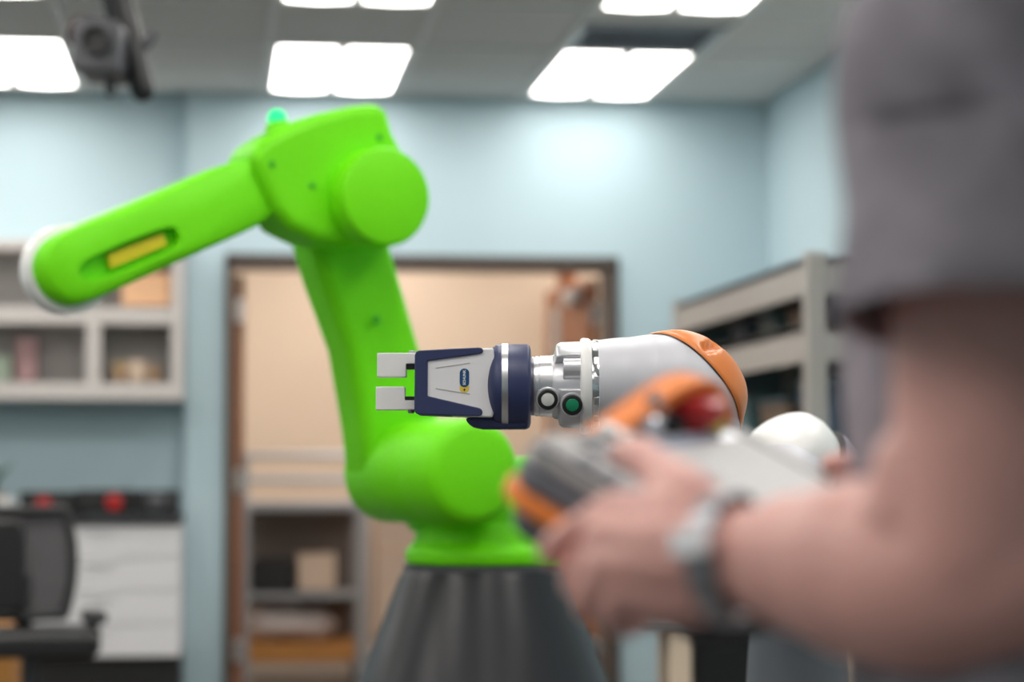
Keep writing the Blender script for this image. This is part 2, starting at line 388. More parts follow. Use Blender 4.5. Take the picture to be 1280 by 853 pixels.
# bench
BNY = 10.65; bx1 = X(227, BNY); bx0 = -2.2
bt = Z(646, BNY, 150)
t = thing('lab_bench', 'lab bench with white panel fronts under the wall shelf unit', 'bench', (0, 0, 0))
obj('worktop', B(bx0, bx1, BNY - .02, SYB, bt - .035, bt), M_rubber, t, bevel=.005)
xs = [X(95, BNY), bx1]; xs = [bx0, (bx0 + X(20, BNY)) / 2, X(20, BNY), bx1]
for a, b in zip(xs, xs[1:]):
    zt, zb = bt - .04, Z(822, BNY, 150)
    n = 4
    for k in range(n):
        z0 = zb + (zt - zb) * k / n; z1 = zb + (zt - zb) * (k + 1) / n
        d_ = obj('drawer_front', B(a + .004, b - .004, BNY, BNY + .02, z0 + .003, z1 - .003), M_panel, t, bevel=.003)
        bm = NB(); box(bm, (a + b) / 2 - .06, (a + b) / 2 + .06, BNY - .018, BNY, z1 - .022, z1 - .014); obj('handle', bm, M_panel, d_)
obj('carcass', B(bx0, bx1, BNY + .02, SYB, Z(822, BNY, 150), bt - .035), M_panel, t)
obj('plinth', B(bx0, bx1, BNY + .06, SYB, 0, Z(822, BNY, 150)), M_black, t)
def instrument(label, px0, px1, knobs, h):
    x0, x1 = X(px0, BNY + .06), X(px1, BNY + .06); t = thing('instrument_box', label, 'instrument', ((x0 + x1) / 2, BNY + .25, bt), 0, 'black bench instruments'); hw = (x1 - x0) / 2
    obj('case', B(-hw, hw, -.18, .18, .012, h), M_black, t, bevel=.006)
    for a in (-1, 1):
        for b in (-1, 1):
            bm = NB(); cyl(bm, (a * hw * .8, b * .14, 0), (a * hw * .8, b * .14, .012), .012, n=12); obj('foot', bm, M_rubber, t)
    for q, m, r in knobs:
        bm = NB(); x = X(q, BNY + .06) - (x0 + x1) / 2; lathe(bm, [(0, r), (.02, r), (.026, r * .8)], (x, -.18, h * .52), (0, -1, 0), 20); obj('knob', bm, m, t)
hI = Z(613, BNY + .06, 150) - bt
instrument('black bench instrument with one red knob, left of the pair', 24, 92, [(55, M_red, .032), (75, M_rubber, .02)], hI * .93)
instrument('black bench instrument with a larger red knob in the middle of the bench', 94, 165, [(143, M_red, .037), (112, M_rubber, .02)], hI)
instrument('black bench instrument with round grey dial at the bench end', 167, 224, [(196, M_pdark, .04), (215, M_pdark, .018)], hI * .98)
t = thing('mug', 'white mug at the left end of the bench', 'mug', (X(6, BNY + .1), BNY + .1, bt))
bm = NB(); lathe(bm, [(0, .034), (.005, .038), (.085, .04), (.085, .035), (.012, .033)], (0, 0, 0), (0, 0, 1), 24); obj('cup', bm, M_white, t)
bm = NB(); tube(bm, [(.036, 0, .068), (.062, 0, .06), (.062, 0, .028), (.036, 0, .02)], [.005] * 4, 8, 5); obj('handle', bm, M_white, t)
t = thing('potted_plant', 'small green potted plant at the left picture edge on the bench', 'plant', (X(-12, BNY + .3), BNY + .3, bt))
bm = NB(); lathe(bm, [(0, .05), (.10, .07), (.10, .06), (.08, .058)], (0, 0, 0), (0, 0, 1), 24); obj('pot', bm, M_tan, t)
for k in range(14):
    a = k * 2.4; L = .10 + .05 * random.random(); tip = Vector((math.cos(a) * L * .8, math.sin(a) * L * .8, .1 + L)); b0 = Vector((math.cos(a) * .01, math.sin(a) * .01, .085))
    bm = NB(); tube(bm, [b0, (b0 + tip) / 2 + Vector((0, 0, .03)), tip], [(.004, .002), (.024, .003), (.003, .002)], 8, 4); obj('leaf', bm, M_plant, t)
# ------------------------------------------------------------------ office chair
CD = 8.0
def lp(px, py, d, org, rz):
    return Matrix.Rotation(-rz, 4, 'Z') @ (P(px, py, d) - org)
org = P(38, 800, CD); org.z = 0; crz = -TH + math.radians(12)
t = thing('office_chair', 'black mesh-back office chair by the bench at the lower left', 'chair', org, crz)
kx = CD / F
def cz(py): return lp(38, py, CD, org, crz).z
zs = cz(800)
obj('seat', prism(NB(), rrect(-.24, .22, zs - .045, zs + .035, .035), -.25, .24), M_black, t, bevel=.02)
# backrest: frame ring and mesh, facing sideways to the right (we look at its flank and rear)
rings = []
zb0, zb1 = cz(775), cz(640)
def backpt(u, v):   # u across (-1..1), v up 0..1
    x = -.16 + .30 * (u * .5 + .5) ; y = .20 - .03 * math.cos(u * 1.3) + .05 * (v - .3); wv = 1 - .18 * (2 * v - 1) ** 2
    return Vector((-.02 + .165 * u * wv, y + .05 * u * u, zb0 + (zb1 - zb0) * v))
bm = NB(); nu, nv = 12, 12
vs = [[bm.verts.new(backpt(-1 + 2 * i / nu, j / nv)) for i in range(nu + 1)] for j in range(nv + 1)]
for j in range(nv):
    for i in range(nu): bm.faces.new((vs[j][i], vs[j][i + 1], vs[j + 1][i + 1], vs[j + 1][i]))
o = obj('backrest_mesh', bm, M_mesh, t); sm = o.modifiers.new('solid', 'SOLIDIFY'); sm.thickness = .006
loop = [backpt(-1, j / 10) for j in range(11)] + [backpt(-1 + 2 * i / 8, 1) for i in range(1, 9)] + [backpt(1, 1 - j / 10) for j in range(1, 11)] + [backpt(1 - 2 * i / 8, 0) for i in range(1, 9)]
bm = NB(); tube(bm, loop, [.017] * len(loop), 10, 2); obj('backrest_frame', bm, M_black, t)
obj('lumbar_pad', prism(NB(), rrect(-.185, -.02, zb0 + .02, zb1 - .03, .04), .11, .15), M_black, t, bevel=.012)
bm = NB(); tube(bm, [(-.02, .20, zs - .02), (-.02, .27, zs + .03), (-.02, .24, zb0 + .12)], [(.03, .012)] * 3, 10, 4); obj('back_bracket', bm, M_black, t)
za = cz(771)
for sx in (-1, 1):
    a = obj('armrest', prism(NB(), rrect(-.04, .04, za - .018, za + .015, .012), -.15, .13, ), M_black, t, bevel=.01); a.location.x = sx * .225 - .02
    bm = NB(); tube(bm, [(sx * .2 - .02, 0, zs - .03), (sx * .235 - .02, 0, zs), (sx * .225 - .02, 0, za - .015)], [.014] * 3, 10, 4); obj('arm_support', bm, M_black, a); bpy.data.objects[-1] if False else None
    a.children[0].location.x = -a.location.x
bm = NB(); cyl(bm, (0, 0, .10), (0, 0, zs - .04), .028); obj('gas_post', bm, M_pdark, t)
for k in range(5):
    a = 2 * PI * k / 5 + .3; e = Vector((math.cos(a) * .28, math.sin(a) * .28, .075)); bm = NB(); tube(bm, [(0, 0, .115), e], [(.03, .022), (.02, .014)], 10, 1); o = obj('base_arm', bm, M_black, t)
    bm = NB(); s = Vector((-math.sin(a), math.cos(a), 0)) * .022; c_ = Vector((e.x, e.y, .03)); cyl(bm, c_ - s, c_ + s, .03); cyl(bm, c_, e, .008, n=10); obj('caster', bm, M_rubber, o)
# orange-brown crate by the chair
carton('wooden_crate', 'orange-brown wooden crate at the lower left corner beside the chair', 'crate', -60, 17, 782, 1000, 8.9, .4, M_ply)
bpy.data.objects['wooden_crate'].location.z = 0
for o in bpy.data.objects['wooden_crate'].children: o.scale.z = Z(782, 8.9, 10) / (Z(782, 8.9, 400) - Z(1000, 8.9, 400))
# ------------------------------------------------------------------ hanging black bracket with projector, upper left
HD = 7.0
org = P(150, 0, HD); org.z = H
t = thing('ceiling_projector_mount', 'black pole and arms hanging from the ceiling with a dark grey box at upper left', 'projector mount', org, -TH)
def hp(px, py, dd=0.): return lp(px, py, HD + dd, org, -TH)
bm = NB(); tube(bm, [(-.03, 0, 0), hp(140, -40), hp(152, 20), hp(178, 112)], [.05, .048, .045, .036], 14, 6); obj('pole', bm, M_black, t)
bm = NB(); lathe(bm, [(0, .11), (.02, .11), (.03, .06)], (-.03, 0, 0), (0, 0, -1), 28); obj('ceiling_plate', bm, M_black, t)
c_ = hp(131, 66, -.05); bx = obj('projector_case', prism(NB(), rrect(-.068, .062, -.075, .075, .02), -.14, .12), M_pdark, t, bevel=.012); bx.location = c_; bx.rotation_euler = (0, .06, 0)
bm = NB(); lathe(bm, [(0, .04), (.03, .04), (.03, .032), (.01, .03)], (0, -.14, .01), (0, -1, 0), 24); obj('projector_lens', bm, M_black, bx)
bm = NB(); tube(bm, [hp(120, 45), hp(108, 33), hp(94, 36), hp(92, 48)], [.022, .03, .026, .02], 10, 5); obj('side_arm', bm, mat('dark_brown_plastic', (.035, .018, .016), .5), t)
bm = NB(); tube(bm, [hp(165, 62), hp(180, 58), hp(192, 44)], [.018, .016, .012], 10, 5); obj('side_arm', bm, M_pdark, t)
bm = NB(); tube(bm, [hp(140, 85), hp(138, 100), hp(138, 114)], [.02, .016, .016], 10, 5); obj('cable_stub', bm, M_pdark, t)
# ------------------------------------------------------------------ steel shelving along the right wall
sxl = X(1022, 8.1) - .03; SY0, SY1 = 8.1, 10.6
t = thing('steel_shelving', 'beige-grey steel shelving unit along the right wall', 'shelving', (0, 0, 0))
ztop = Z(320, SY0, 1022); z2 = Z(404, SY0, 1012); hs = .13
levels = [ztop, z2, z2 - .55, z2 - 1.05, .2]
for z in levels:
    s = obj('shelf', B(sxl + .002, XR - .02, SY0 + .004, SY1 - .004, z - .03, z), M_shelfpaint, t, bevel=.003)
    obj('shelf_lip', B(sxl + .002, sxl + .02, SY0 + .05, SY1 - .05, z - hs, z), M_shelfpaint, s, bevel=.003); obj('shelf_lip', B(sxl + .06, XR - .06, SY0 + .004, SY0 + .02, z - hs, z), M_shelfpaint, s, bevel=.003); obj('shelf_lip', B(sxl + .06, XR - .06, SY1 - .02, SY1 - .004, z - hs, z), M_shelfpaint, s, bevel=.003)
for x in (sxl - .002, XR - .09):
    for y in (SY0, SY1 - .07):
        obj('post', B(x, x + .07, y, y + .07, 0, ztop + .015), M_shelfpaint, t, bevel=.004)
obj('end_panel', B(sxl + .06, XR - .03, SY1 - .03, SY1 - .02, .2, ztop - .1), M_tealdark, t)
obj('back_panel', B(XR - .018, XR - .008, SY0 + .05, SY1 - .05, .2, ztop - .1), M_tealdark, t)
cols_ = [(.06, .11, .17), (.17, .11, .08), (.08, .17, .19), (.11, .14, .19)]
zb = z2
for k, (y, h, wd) in enumerate(((8.6, .13, .3), (9.05, .12, .28), (9.55, .14, .3), (10.1, .13, .26))):
    lb = ('navy storage tub nearest the front post on the upper shelf', 'brown storage tub second from the front on the upper shelf', 'teal storage tub third from the front on the upper shelf', 'slate storage tub at the far end of the upper shelf')[k]
    tt = thing('storage_tub', lb, 'tub', (2.33, y, zb), 0, 'tubs on the steel shelving')
    m = mat('tub_%s' % ('navy', 'brown', 'teal', 'slate')[k], cols_[k], .5)
    bm = NB(); loft(bm, [[(a * .13, b * wd / 2 * .9, 0) for a, b in ((-1, -1), (1, -1), (1, 1), (-1, 1))], [(a * .15, b * wd / 2, h - .012) for a, b in ((-1, -1), (1, -1), (1, 1), (-1, 1))]]); obj('tub_body', bm, m, tt, bevel=.01)
    obj('lid', B(-.16, .16, -wd / 2 - .01, wd / 2 + .01, h - .012, h), m, tt, bevel=.004)
for k, (y, h) in enumerate(((8.65, .42), (9.3, .36), (10.0, .40))):
    tt = thing('storage_tub', ('dark navy crate at the near end of the second shelving bay', 'dark brown crate in the middle of the second shelving bay', 'dark teal crate at the far end of the second shelving bay')[k], 'tub', (2.33, y, z2 - .55), 0, 'tubs on the steel shelving')
    bm = NB(); loft(bm, [[(a * .15, b * .2, 0) for a, b in ((-1, -1), (1, -1), (1, 1), (-1, 1))], [(a * .18, b * .24, h * .85) for a, b in ((-1, -1), (1, -1), (1, 1), (-1, 1))]]); obj('tub_body', bm, mat('tub_%s' % ('navy', 'brown', 'teal')[k], cols_[k], .5), tt, bevel=.01)
    obj('lid', B(-.19, .19, -.25, .25, h * .85, h * .9), M_tealdark, tt, bevel=.004)
# ------------------------------------------------------------------ work table with black cabinet, lower middle
TD = 7.0
org = P(940, 700, TD); org.z = 0
t = thing('work_table', 'work table with pale legs behind the forearm', 'table', org, -TH)
def wx(px): return lp(px, 700, TD, org, -TH).x
tz = lp(900, 771, TD, org, -TH).z
obj('tabletop', B(wx(800), wx(1120), -.05, .6, tz - .03, tz), M_tealdark, t, bevel=.005)
for px in (836, 1052):
    for y in (-.03, .5):
        obj('leg', B(wx(px), wx(px) + .062, y, y + .062, .015, tz - .03), M_box, t, bevel=.006)
        bm = NB(); cyl(bm, (wx(px) + .031, y + .031, 0), (wx(px) + .031, y + .031, .016), .03); obj('foot', bm, M_rubber, t)
obj('crossbar', B(wx(836) + .062, wx(1052), .52, .55, .12, .17), M_box, t, bevel=.004)
cx = (wx(868) + wx(966)) / 2
tt = thing('cabinet', 'black cabinet under the work table', 'cabinet', Matrix.Translation(org) @ Matrix.Rotation(-TH, 4, 'Z') @ Vector((cx, .25, 0)), -TH)
hw = (wx(966) - wx(868)) / 2; hc = lp(900, 792, TD, org, -TH).z
obj('body', B(-hw, hw, -.2, .2, 0, hc), M_black, tt, bevel=.004)
d_ = obj('door', B(-hw + .006, hw - .006, -.215, -.2, .03, hc - .01), M_black, tt, bevel=.003); obj('handle', B(hw - .04, hw - .03, -.235, -.215, hc * .5, hc * .75), M_steel, d_)
tt = thing('storage_tub', 'blue-grey tub under the work table, right of the black cabinet', 'tub', Matrix.Translation(org) @ Matrix.Rotation(-TH, 4, 'Z') @ Vector((wx(1010), .25, 0)), -TH)
bm = NB(); loft(bm, [[(a * .07, b * .16, 0) for a, b in ((-1, -1), (1, -1), (1, 1), (-1, 1))], [(a * .085, b * .19, .5) for a, b in ((-1, -1), (1, -1), (1, 1), (-1, 1))]]); obj('tub_body', bm, mat('bluegrey', (.20, .26, .30), .5), tt, bevel=.01)
obj('lid', B(-.09, .09, -.2, .2, .5, .52), M_white, tt, bevel=.004)
# ================================================================== GREEN ROBOT
GD = 5.3; g = GD / F
G0 = P(605, 705, GD); GA = -TH + math.radians(30)
CS, SN = math.cos(math.radians(30)), .5
PC = thing('robot_pedestal', 'glossy dark grey conical pedestal under the green robot', 'pedestal', (G0.x, G0.y, 0), GA)
zt = G0.z
bm = NB(); slope = (155 - 100) / (853 - 705)
rb = 100 * g + slope * zt
lathe(bm, [(0, rb + .01), (.03, rb + .01), (.03, rb), (zt - .03, 100 * g + slope * .03), (zt - .012, 100 * g)], (0, 0, 0), (0, 0, 1), 72); obj('cone', bm, M_cone, PC)
bm = NB(); lathe(bm, [(zt - .012, 101 * g), (zt - .001, 101 * g)], (0, 0, 0), (0, 0, 1), 72); obj('top_plate', bm, M_pdark, PC)
for k in range(6):
    a = k * PI / 3; bm = NB(); lathe(bm, [(0, .016), (.012, .016)], (math.cos(a) * (rb - .005), math.sin(a) * (rb - .005), .03), (0, 0, 1), 6); obj('anchor_bolt', bm, M_steel, PC)
R = thing('green_robot_arm', 'bright lime green industrial robot arm on the dark pedestal', 'robot arm', G0, GA)
GN = Matrix.Rotation(GA, 3, 'Z') @ Vector((0, -1, 0)); GI = Matrix.Rotation(-GA, 3, 'Z')
def gp(px, py, t):
    """the point of the robot's side plane (t towards the viewer) that stands at this place"""
    R_ = ray(px, py); q = EYE + R_ * (((G0 + GN * (t * g)) - EYE).dot(GN) / R_.dot(GN)); return GI @ (q - G0)
def gout(pts, tl, tr=None):
    tr = tl if tr is None else tr; xs = [p[0] for p in pts]; a, b = min(xs), max(xs); out = []
    for px, py in pts:
        q = gp(px, py, tl + (tr - tl) * (px - a) / (b - a)); out.append((q.x, q.z))
    return out
def gprism(name, pts, t0, t1, tf, m, parent, bevel, seg=5, **k):
    bm = NB(); prism(bm, gout(pts, *(tf if isinstance(tf, tuple) else (tf,))), -t0 * g, -t1 * g); return obj(name, bm, m, parent, bevel=bevel * g, seg=seg, ang=50, **k)
# base
bm = NB(); lathe(bm, [(0, 97 * g), (14 * g, 99 * g), (22 * g, 94 * g), (26 * g, 88 * g), (44 * g, 84 * g), (54 * g, 80 * g), (60 * g, 60 * g)], (0, 0, .001), (0, 0, 1), 64); obj('base', bm, M_green, R, bevel=.006)
# rotating shoulder carriage
bm = NB(); lathe(bm, [(48 * g, 78 * g), (62 * g, 82 * g), (76 * g, 80 * g), (96 * g, 62 * g), (120 * g, 40 * g)], (0, 0, 0), (0, 0, 1), 56); obj('shoulder_turntable', bm, M_green, R, bevel=.008)
gprism('shoulder_rear_cover', [(600, 570), (660, 575), (694, 625), (694, 668), (600, 668)], 60, -50, (-45, 55), M_green, R, 16)
gprism('shoulder_front_cover', [(498, 600), (560, 610), (600, 668), (520, 668), (500, 640)], 50, -60, (-55, 45), M_green, R, 14)
# J2 hub: cylinder along the joint axis
s2, _, z2_ = gp(594, 590, 128)
bm = NB(); lathe(bm, [(-105 * g, 44 * g), (-103 * g, 58 * g), (-95 * g, 64 * g), (40 * g, 64 * g), (46 * g, 61 * g), (48 * g, 61 * g), (52 * g, 65 * g), (118 * g, 63 * g), (126 * g, 58 * g), (130 * g, 48 * g)], (s2, 0, z2_), (0, -1, 0), 64); obj('joint_hub', bm, M_green, R)
# lower link
pts = [(345, 250), (462, 250), (480, 315), (522, 440), (560, 560), (560, 610), (535, 645), (495, 652), (462, 636), (444, 600), (436, 540), (416, 440), (380, 355)]
gprism('lower_arm', pts, -102, -26, (-96, -32), M_green, R, 24, 6)
bm = NB(); lathe(bm, [(0, 5 * g), (2 * g, 5 * g), (2.6 * g, 4 * g)], gp(470, 400, -18), (0, -1, 0), 16); obj('plug', bm, M_greendark, R)
# elbow housing
pts = [(300, 197), (318, 178), (342, 164), (390, 144), (436, 133), (472, 129), (482, 140), (490, 168), (508, 200), (528, 250), (520, 285), (492, 302), (440, 308), (388, 303), (352, 287), (330, 262), (318, 236), (307, 214)]
gprism('elbow_housing', pts, -45, 42, (12, 36), M_green, R, 15, 6)
bm = NB(); s3, _, z3 = gp(485, 245, 82)
lathe(bm, [(-108 * g, 40 * g), (-104 * g, 48 * g), (-44 * g, 50 * g), (20 * g, 56 * g), (44 * g, 60 * g), (72 * g, 60 * g), (79 * g, 57 * g), (82 * g, 49 * g)], (s3, 0, z3), (0, -1, 0), 64); obj('elbow_cap', bm, M_green, R)
for px, py in ((390, 232), (474, 172), (340, 205)):
    bm = NB(); lathe(bm, [(0, 4 * g), (1.5 * g, 4 * g), (2 * g, 3 * g)], gp(px, py, 42), (0, -1, 0), 16); obj('plug', bm, M_greendark, R)
# status lamp on a small boss
b0 = Vector(gp(349, 168, 5)); b1 = Vector(gp(346, 152, 5)); b2 = Vector(gp(346.5, 138, 5))
bm = NB(); lathe(bm, [(-8 * g, 20 * g), (6 * g, 17 * g), (14 * g, 13 * g), ((b1 - b0).length, 12 * g)], b0, b1 - b0, 28); bs = obj('lamp_boss', bm, M_green, R)
bm = NB(); lathe(bm, [(-1 * g, 11 * g), (5 * g, 11.5 * g), (10 * g, 10 * g), (13.5 * g, 7 * g), (15 * g, 3 * g)], b1, b2 - b1, 28); obj('status_lamp', bm, M_led, bs)
# forearm with recessed side slot
def resample(poly, n):
    L = [math.dist(poly[i], poly[(i + 1) % len(poly)]) for i in range(len(poly))]; T = sum(L); out = []
    for k in range(n):
        d = T * k / n; i = 0
        while d > L[i]: d -= L[i]; i += 1
        a, b = poly[i], poly[(i + 1) % len(poly)]; out.append((a[0] + (b[0] - a[0]) * d / L[i], a[1] + (b[1] - a[1]) * d / L[i]))
    return out
def chaikin(p, it=2):
    for _ in range(it):
        q = []
        for i in range(len(p)):
            a, b = p[i], p[(i + 1) % len(p)]; q += [(a[0] * .75 + b[0] * .25, a[1] * .75 + b[1] * .25), (a[0] * .25 + b[0] * .75, a[1] * .25 + b[1] * .75)]
        p = q
    return p
fo = chaikin([(372, 262), (345, 190), (300, 200), (278, 207), (180, 249), (92, 284), (58, 302), (46, 332), (60, 368), (92, 385), (130, 372), (240, 322)], 2)
fi = chaikin([(222, 289), (214, 281), (160, 302), (112, 322), (98, 334), (103, 349), (122, 351), (170, 333), (220, 309), (226, 299)], 2)
# angular matching of both loops about the slot centre
N_ = 72
def angular(poly, c, n):
    poly = resample(poly, 720); out = []
    ang = sorted(((math.atan2((q[1] - c[1]) * 1.0, q[0] - c[0])) % (2 * PI), q) for q in poly)
    for k in range(n):
        a = 2 * PI * k / n; out.append(min(ang, key=lambda t_: min(abs(t_[0] - a), 2 * PI - abs(t_[0] - a)))[1])
    return out
def arclen(poly, c, n, a0=2.7):
    poly = resample(poly, n * 4); k0 = min(range(len(poly)), key=lambda i: abs(((math.atan2(poly[i][1] - c[1], poly[i][0] - c[0]) - a0 + PI) % (2 * PI)) - PI))
    ar = sum(poly[i][0] * poly[(i + 1) % len(poly)][1] - poly[(i + 1) % len(poly)][0] * poly[i][1] for i in range(len(poly)))
    poly = poly[k0:] + poly[:k0]
    if ar < 0: poly = [poly[0]] + poly[:0:-1]
    return poly[::4]
cen = (165, 316)
lo = arclen(fo, cen, N_); li = arclen(fi, cen, N_)
tf = 30
def fring(poly, t, shrink=0., c=(185, 295)):
    out = []
    for px, py in poly:
        dx, dy = px - c[0], py - c[1]; L = math.hypot(dx, dy); s_ = 1 - shrink / max(L, 1); q = gp(c[0] + dx * s_, c[1] + dy * s_, tf); out.append(Vector((q.x, -t * g, q.z)))
    return out
bm = NB()
rr = [fring(li, tf - 18), fring(li, tf - 3), fring(li, tf, -1.5, cen), fring(lo, tf, 14), fring(lo, tf - 4, 6), fring(lo, tf - 12, 1.5), fring(lo, tf - 22, 0), fring(lo, tf - 62, 0), fring(lo, tf - 72, 3), fring(lo, tf - 78, 12)]
loft(bm, rr, True, True); fa = obj('forearm', bm, M_green, R, ang=60)
bm = NB(); prism(bm, gout([(142, 336), (138, 318), (208, 291), (214, 306)], tf), -(tf - 18.5) * g, -(tf - 9) * g); obj('label_plate', bm, M_yellow, fa, bevel=.003)
# white tool-flange collar at the tip
cc = gp(99, 334, tf)
bm = NB(); lathe(bm, [(0, 46 * g), (2 * g, 51.5 * g), (32 * g, 51.5 * g), (34 * g, 46 * g)], (cc.x, 28 * g, cc.z), (0, -1, 0), 56); obj('wrist_ring', bm, M_white, R, label='white ring round the forearm tip')
bm = NB(); lathe(bm, [(0, 20 * g), (14 * g, 24 * g), (30 * g, 30 * g)], (cc.x - 6 * g, 76 * g, cc.z), (0, -1, 0), 40); obj('tool_flange', bm, M_steel, R)
# ================================================================== SILVER COBOT
k = FOCUS / F
A0 = P(1003, 588, 3.9); A0.z = .70
A = thing('silver_robot_arm', 'silver collaborative robot arm with orange elbow cover and two round buttons', 'robot arm', A0, -TH)
REF = lp(640, 483, FOCUS, A0, -TH)
def ap(px, py, t=0.): return Vector((REF.x + (px - 640) * k, REF.y - t * k, REF.z + (483 - py) * k))
AXX = ap(0, 483).x
def alathe(bm, prof, yc=483, n=56): return lathe(bm, [(px * k, r * k) for px, r in prof], ap(0, yc), (1, 0, 0), n)
# flange and wrist
bm = NB(); alathe(bm, [(663.7, 36), (667, 37), (667.6, 36.2), (668.4, 36.2), (669, 37.4), (673, 37.6), (673.5, 36.8), (674.2, 36.8), (674.8, 38), (692, 38.5)]); obj('tool_flange', bm, M_silver, A)
bm = NB(); alathe(bm, [(690, 38.5), (694, 41), (727, 43)]); W = obj('wrist_core', bm, M_cast, A)
def arcblock(bm, x0, x1, r0, r1, a0, a1, n=14, taper=0.):
    """ring segment about the tool axis, angle 0 = up, + toward the viewer"""
    rings = []
    for i in range(n + 1):
        a = math.radians(a0 + (a1 - a0) * i / n)
        def q(x, r): return ap(x, 483 - r * math.cos(a), r * math.sin(a))
        rings.append([q(x0 + taper, r1 - 3), q(x0, r0), q(x1, r0), q(x1, r1 + 1), q(x0 + taper + 6, r1)])
    loft(bm, rings)
bm = NB(); arcblock(bm, 692, 727, 38, 55, -75, 48, 20, 3); obj('wrist_shell', bm, M_cast, W, bevel=.002)
bm = NB(); arcblock(bm, 696, 727, 38, 52, 96, 250, 22, 3); obj('wrist_shell', bm, M_cast, W, bevel=.002)
bm = NB(); tube(bm, [ap(703, 463, 36), ap(727, 463, 36)], [14 * k, 14.5 * k], 28, 1, 'flat'); obj('motor_bulge', bm, M_cast, W, bevel=.0015)
bm = NB(); prism(bm, [(0, 0), (27 * k, 0), (27 * k, 5 * k), (0, 3 * k)], -8 * k, 0); o = obj('ledge', bm, M_cast, W, bevel=.001); o.location = ap(699, 492, 36)
bm = NB(); alathe(bm, [(724, 50), (725, 58), (727, 60), (730, 60.6), (731, 60.2), (735, 60), (738, 58), (739, 50)]); obj('wrist_ring', bm, M_white, A)
bm = NB(); alathe(bm, [(737, 56), (741, 57.6), (747, 57.6), (749, 56)]); band = obj('steel_band', bm, M_chrome, A)
for q in range(14):
    a = 2 * PI * (q + .3) / 14; bm = NB(); box(bm, -3 * k, 3 * k, -5 * k, 5 * k, -.4 * k, .6 * k); o = obj('band_segment', bm, M_silver, band, bevel=.0004)
    o.location = ap(744, 483 - 57.6 * math.cos(a), 57.6 * math.sin(a)); o.rotation_euler = (a, 0, 0)
for px, py, m, nm in ((684, 498, M_btn_w, 'white round button'), (714, 505, M_btn_g, 'green round button')):
    bm = NB(); base = ap(px, py, 20 if px < 700 else 29); ax = Vector((0, -1, -.12))
    lathe(bm, [(0, 15 * k), (22 * k, 15 * k), (24 * k, 14 * k)], base, ax, 36); hs_ = obj('button_housing', bm, M_cast, W)
    bm = NB(); lathe(bm, [(23 * k, 12.6 * k), (27 * k, 12.4 * k), (27.5 * k, 11.6 * k), (27.5 * k, 8.6 * k), (24 * k, 8.4 * k)], base, ax, 36); obj('bezel', bm, M_black, hs_)
    bm = NB(); lathe(bm, [(22 * k, 8.2 * k), (27.6 * k, 8 * k), (28.4 * k, 6 * k)], base, ax, 36); obj('button', bm, m, hs_, label=nm)
# elbow link: one dense swept surface, split into shell, seam and orange cover
pth, rad = cat([ap(746, 482), ap(780, 482.5), ap(815, 483), ap(847, 485), ap(863, 499), ap(865, 522), ap(860, 548), ap(858, 590), ap(854, 640), ap(852, 690)], [57, 60.5, 65, 69.5, 69, 61, 54, 51, 50, 48], 18)
rad = [r[0] * k for r in rad]; n = 160
T = [(pth[min(i + 1, len(pth) - 1)] - pth[max(i - 1, 0)]).normalized() for i in range(len(pth))]
grid = []
yv = Vector((0, -1, 0))
for i, p in enumerate(pth):
    u = yv; v = T[i].cross(u); grid.append([p + (u * math.cos(2 * PI * q / n) + v * math.sin(2 * PI * q / n)) * rad[i] for q in range(n)])
def cond(p):
    px = 640 + (p.x - REF.x) / k; py = 483 - (p.z - REF.z) / k; t = -(p.y - REF.y) / k
    return .757 * (px - 813) + .654 * (415 - py) - .52 * abs(t), px, py, t
def notch(px, py, t):
    if t < 0: return 0
    a = Vector((px - 875, py - 434)); e1 = Vector((29, -11)).normalized(); e2 = Vector((10, 7)).normalized()
    s1, s2_ = a.dot(e1), a.dot(Vector((-e1.y, e1.x)))
    f = min(s1 + 3, 33 - s1, 30); h_ = min(s2_ + 1, 13 - s2_)
    return max(0, min(1, f / 2)) * max(0, min(1, h_ / 2.5)) if f > 0 and h_ > 0 else 0
PN = Vector((.757, .43, .654)).normalized(); NL = Vector((.757, .43, .654)).length
PO = ap(813, 415)
def cut(lo_, hi_, off, deep=0):
    """the part of the swept link between two parallel oblique planes, pushed out by off"""
    bm = NB(); vs = loft(bm, grid, False, False); nn = {}
    for i, row in enumerate(vs):
        for q, v in enumerate(row): pass
    for lim, inner in ((lo_, True), (hi_, False)):
        if lim is None: continue
        bmesh.ops.bisect_plane(bm, geom=bm.verts[:] + bm.edges[:] + bm.faces[:], plane_co=PO + PN * (lim * k / NL), plane_no=PN, clear_inner=inner, clear_outer=not inner)
    bmesh.ops.recalc_face_normals(bm, faces=bm.faces); bm.normal_update()
    mv = []
    for v in bm.verts:
        c_ = min(pth, key=lambda p: (p - v.co).length_squared); n_ = (v.co - c_).normalized(); o_ = off
        if deep:
            cv, px, py, t = cond2(v.co); o_ = min(off, .2 + max(0, cv) * 1.0) - deep * notch(px, py, t)
        mv.append(v.co + n_ * o_ * k)
    for v, p in zip(bm.verts, mv): v.co = p
    return bm
def cond2(p):
    px = 640 + (p.x - REF.x) / k; py = 483 - (p.z - REF.z) / k; t = -(p.y - REF.y) / k
    return .757 * (px - 813) + .654 * (415 - py) - .43 * t, px, py, t
obj('elbow_link', cut(None, 2, 0), M_arm, A, ang=80)
obj('seam', cut(-1.5, 1.2, .5), M_black, A, ang=80)
obj('elbow_cover', cut(.9, None, 3.0, 8), M_orange, A, ang=80, label='orange elbow cover')
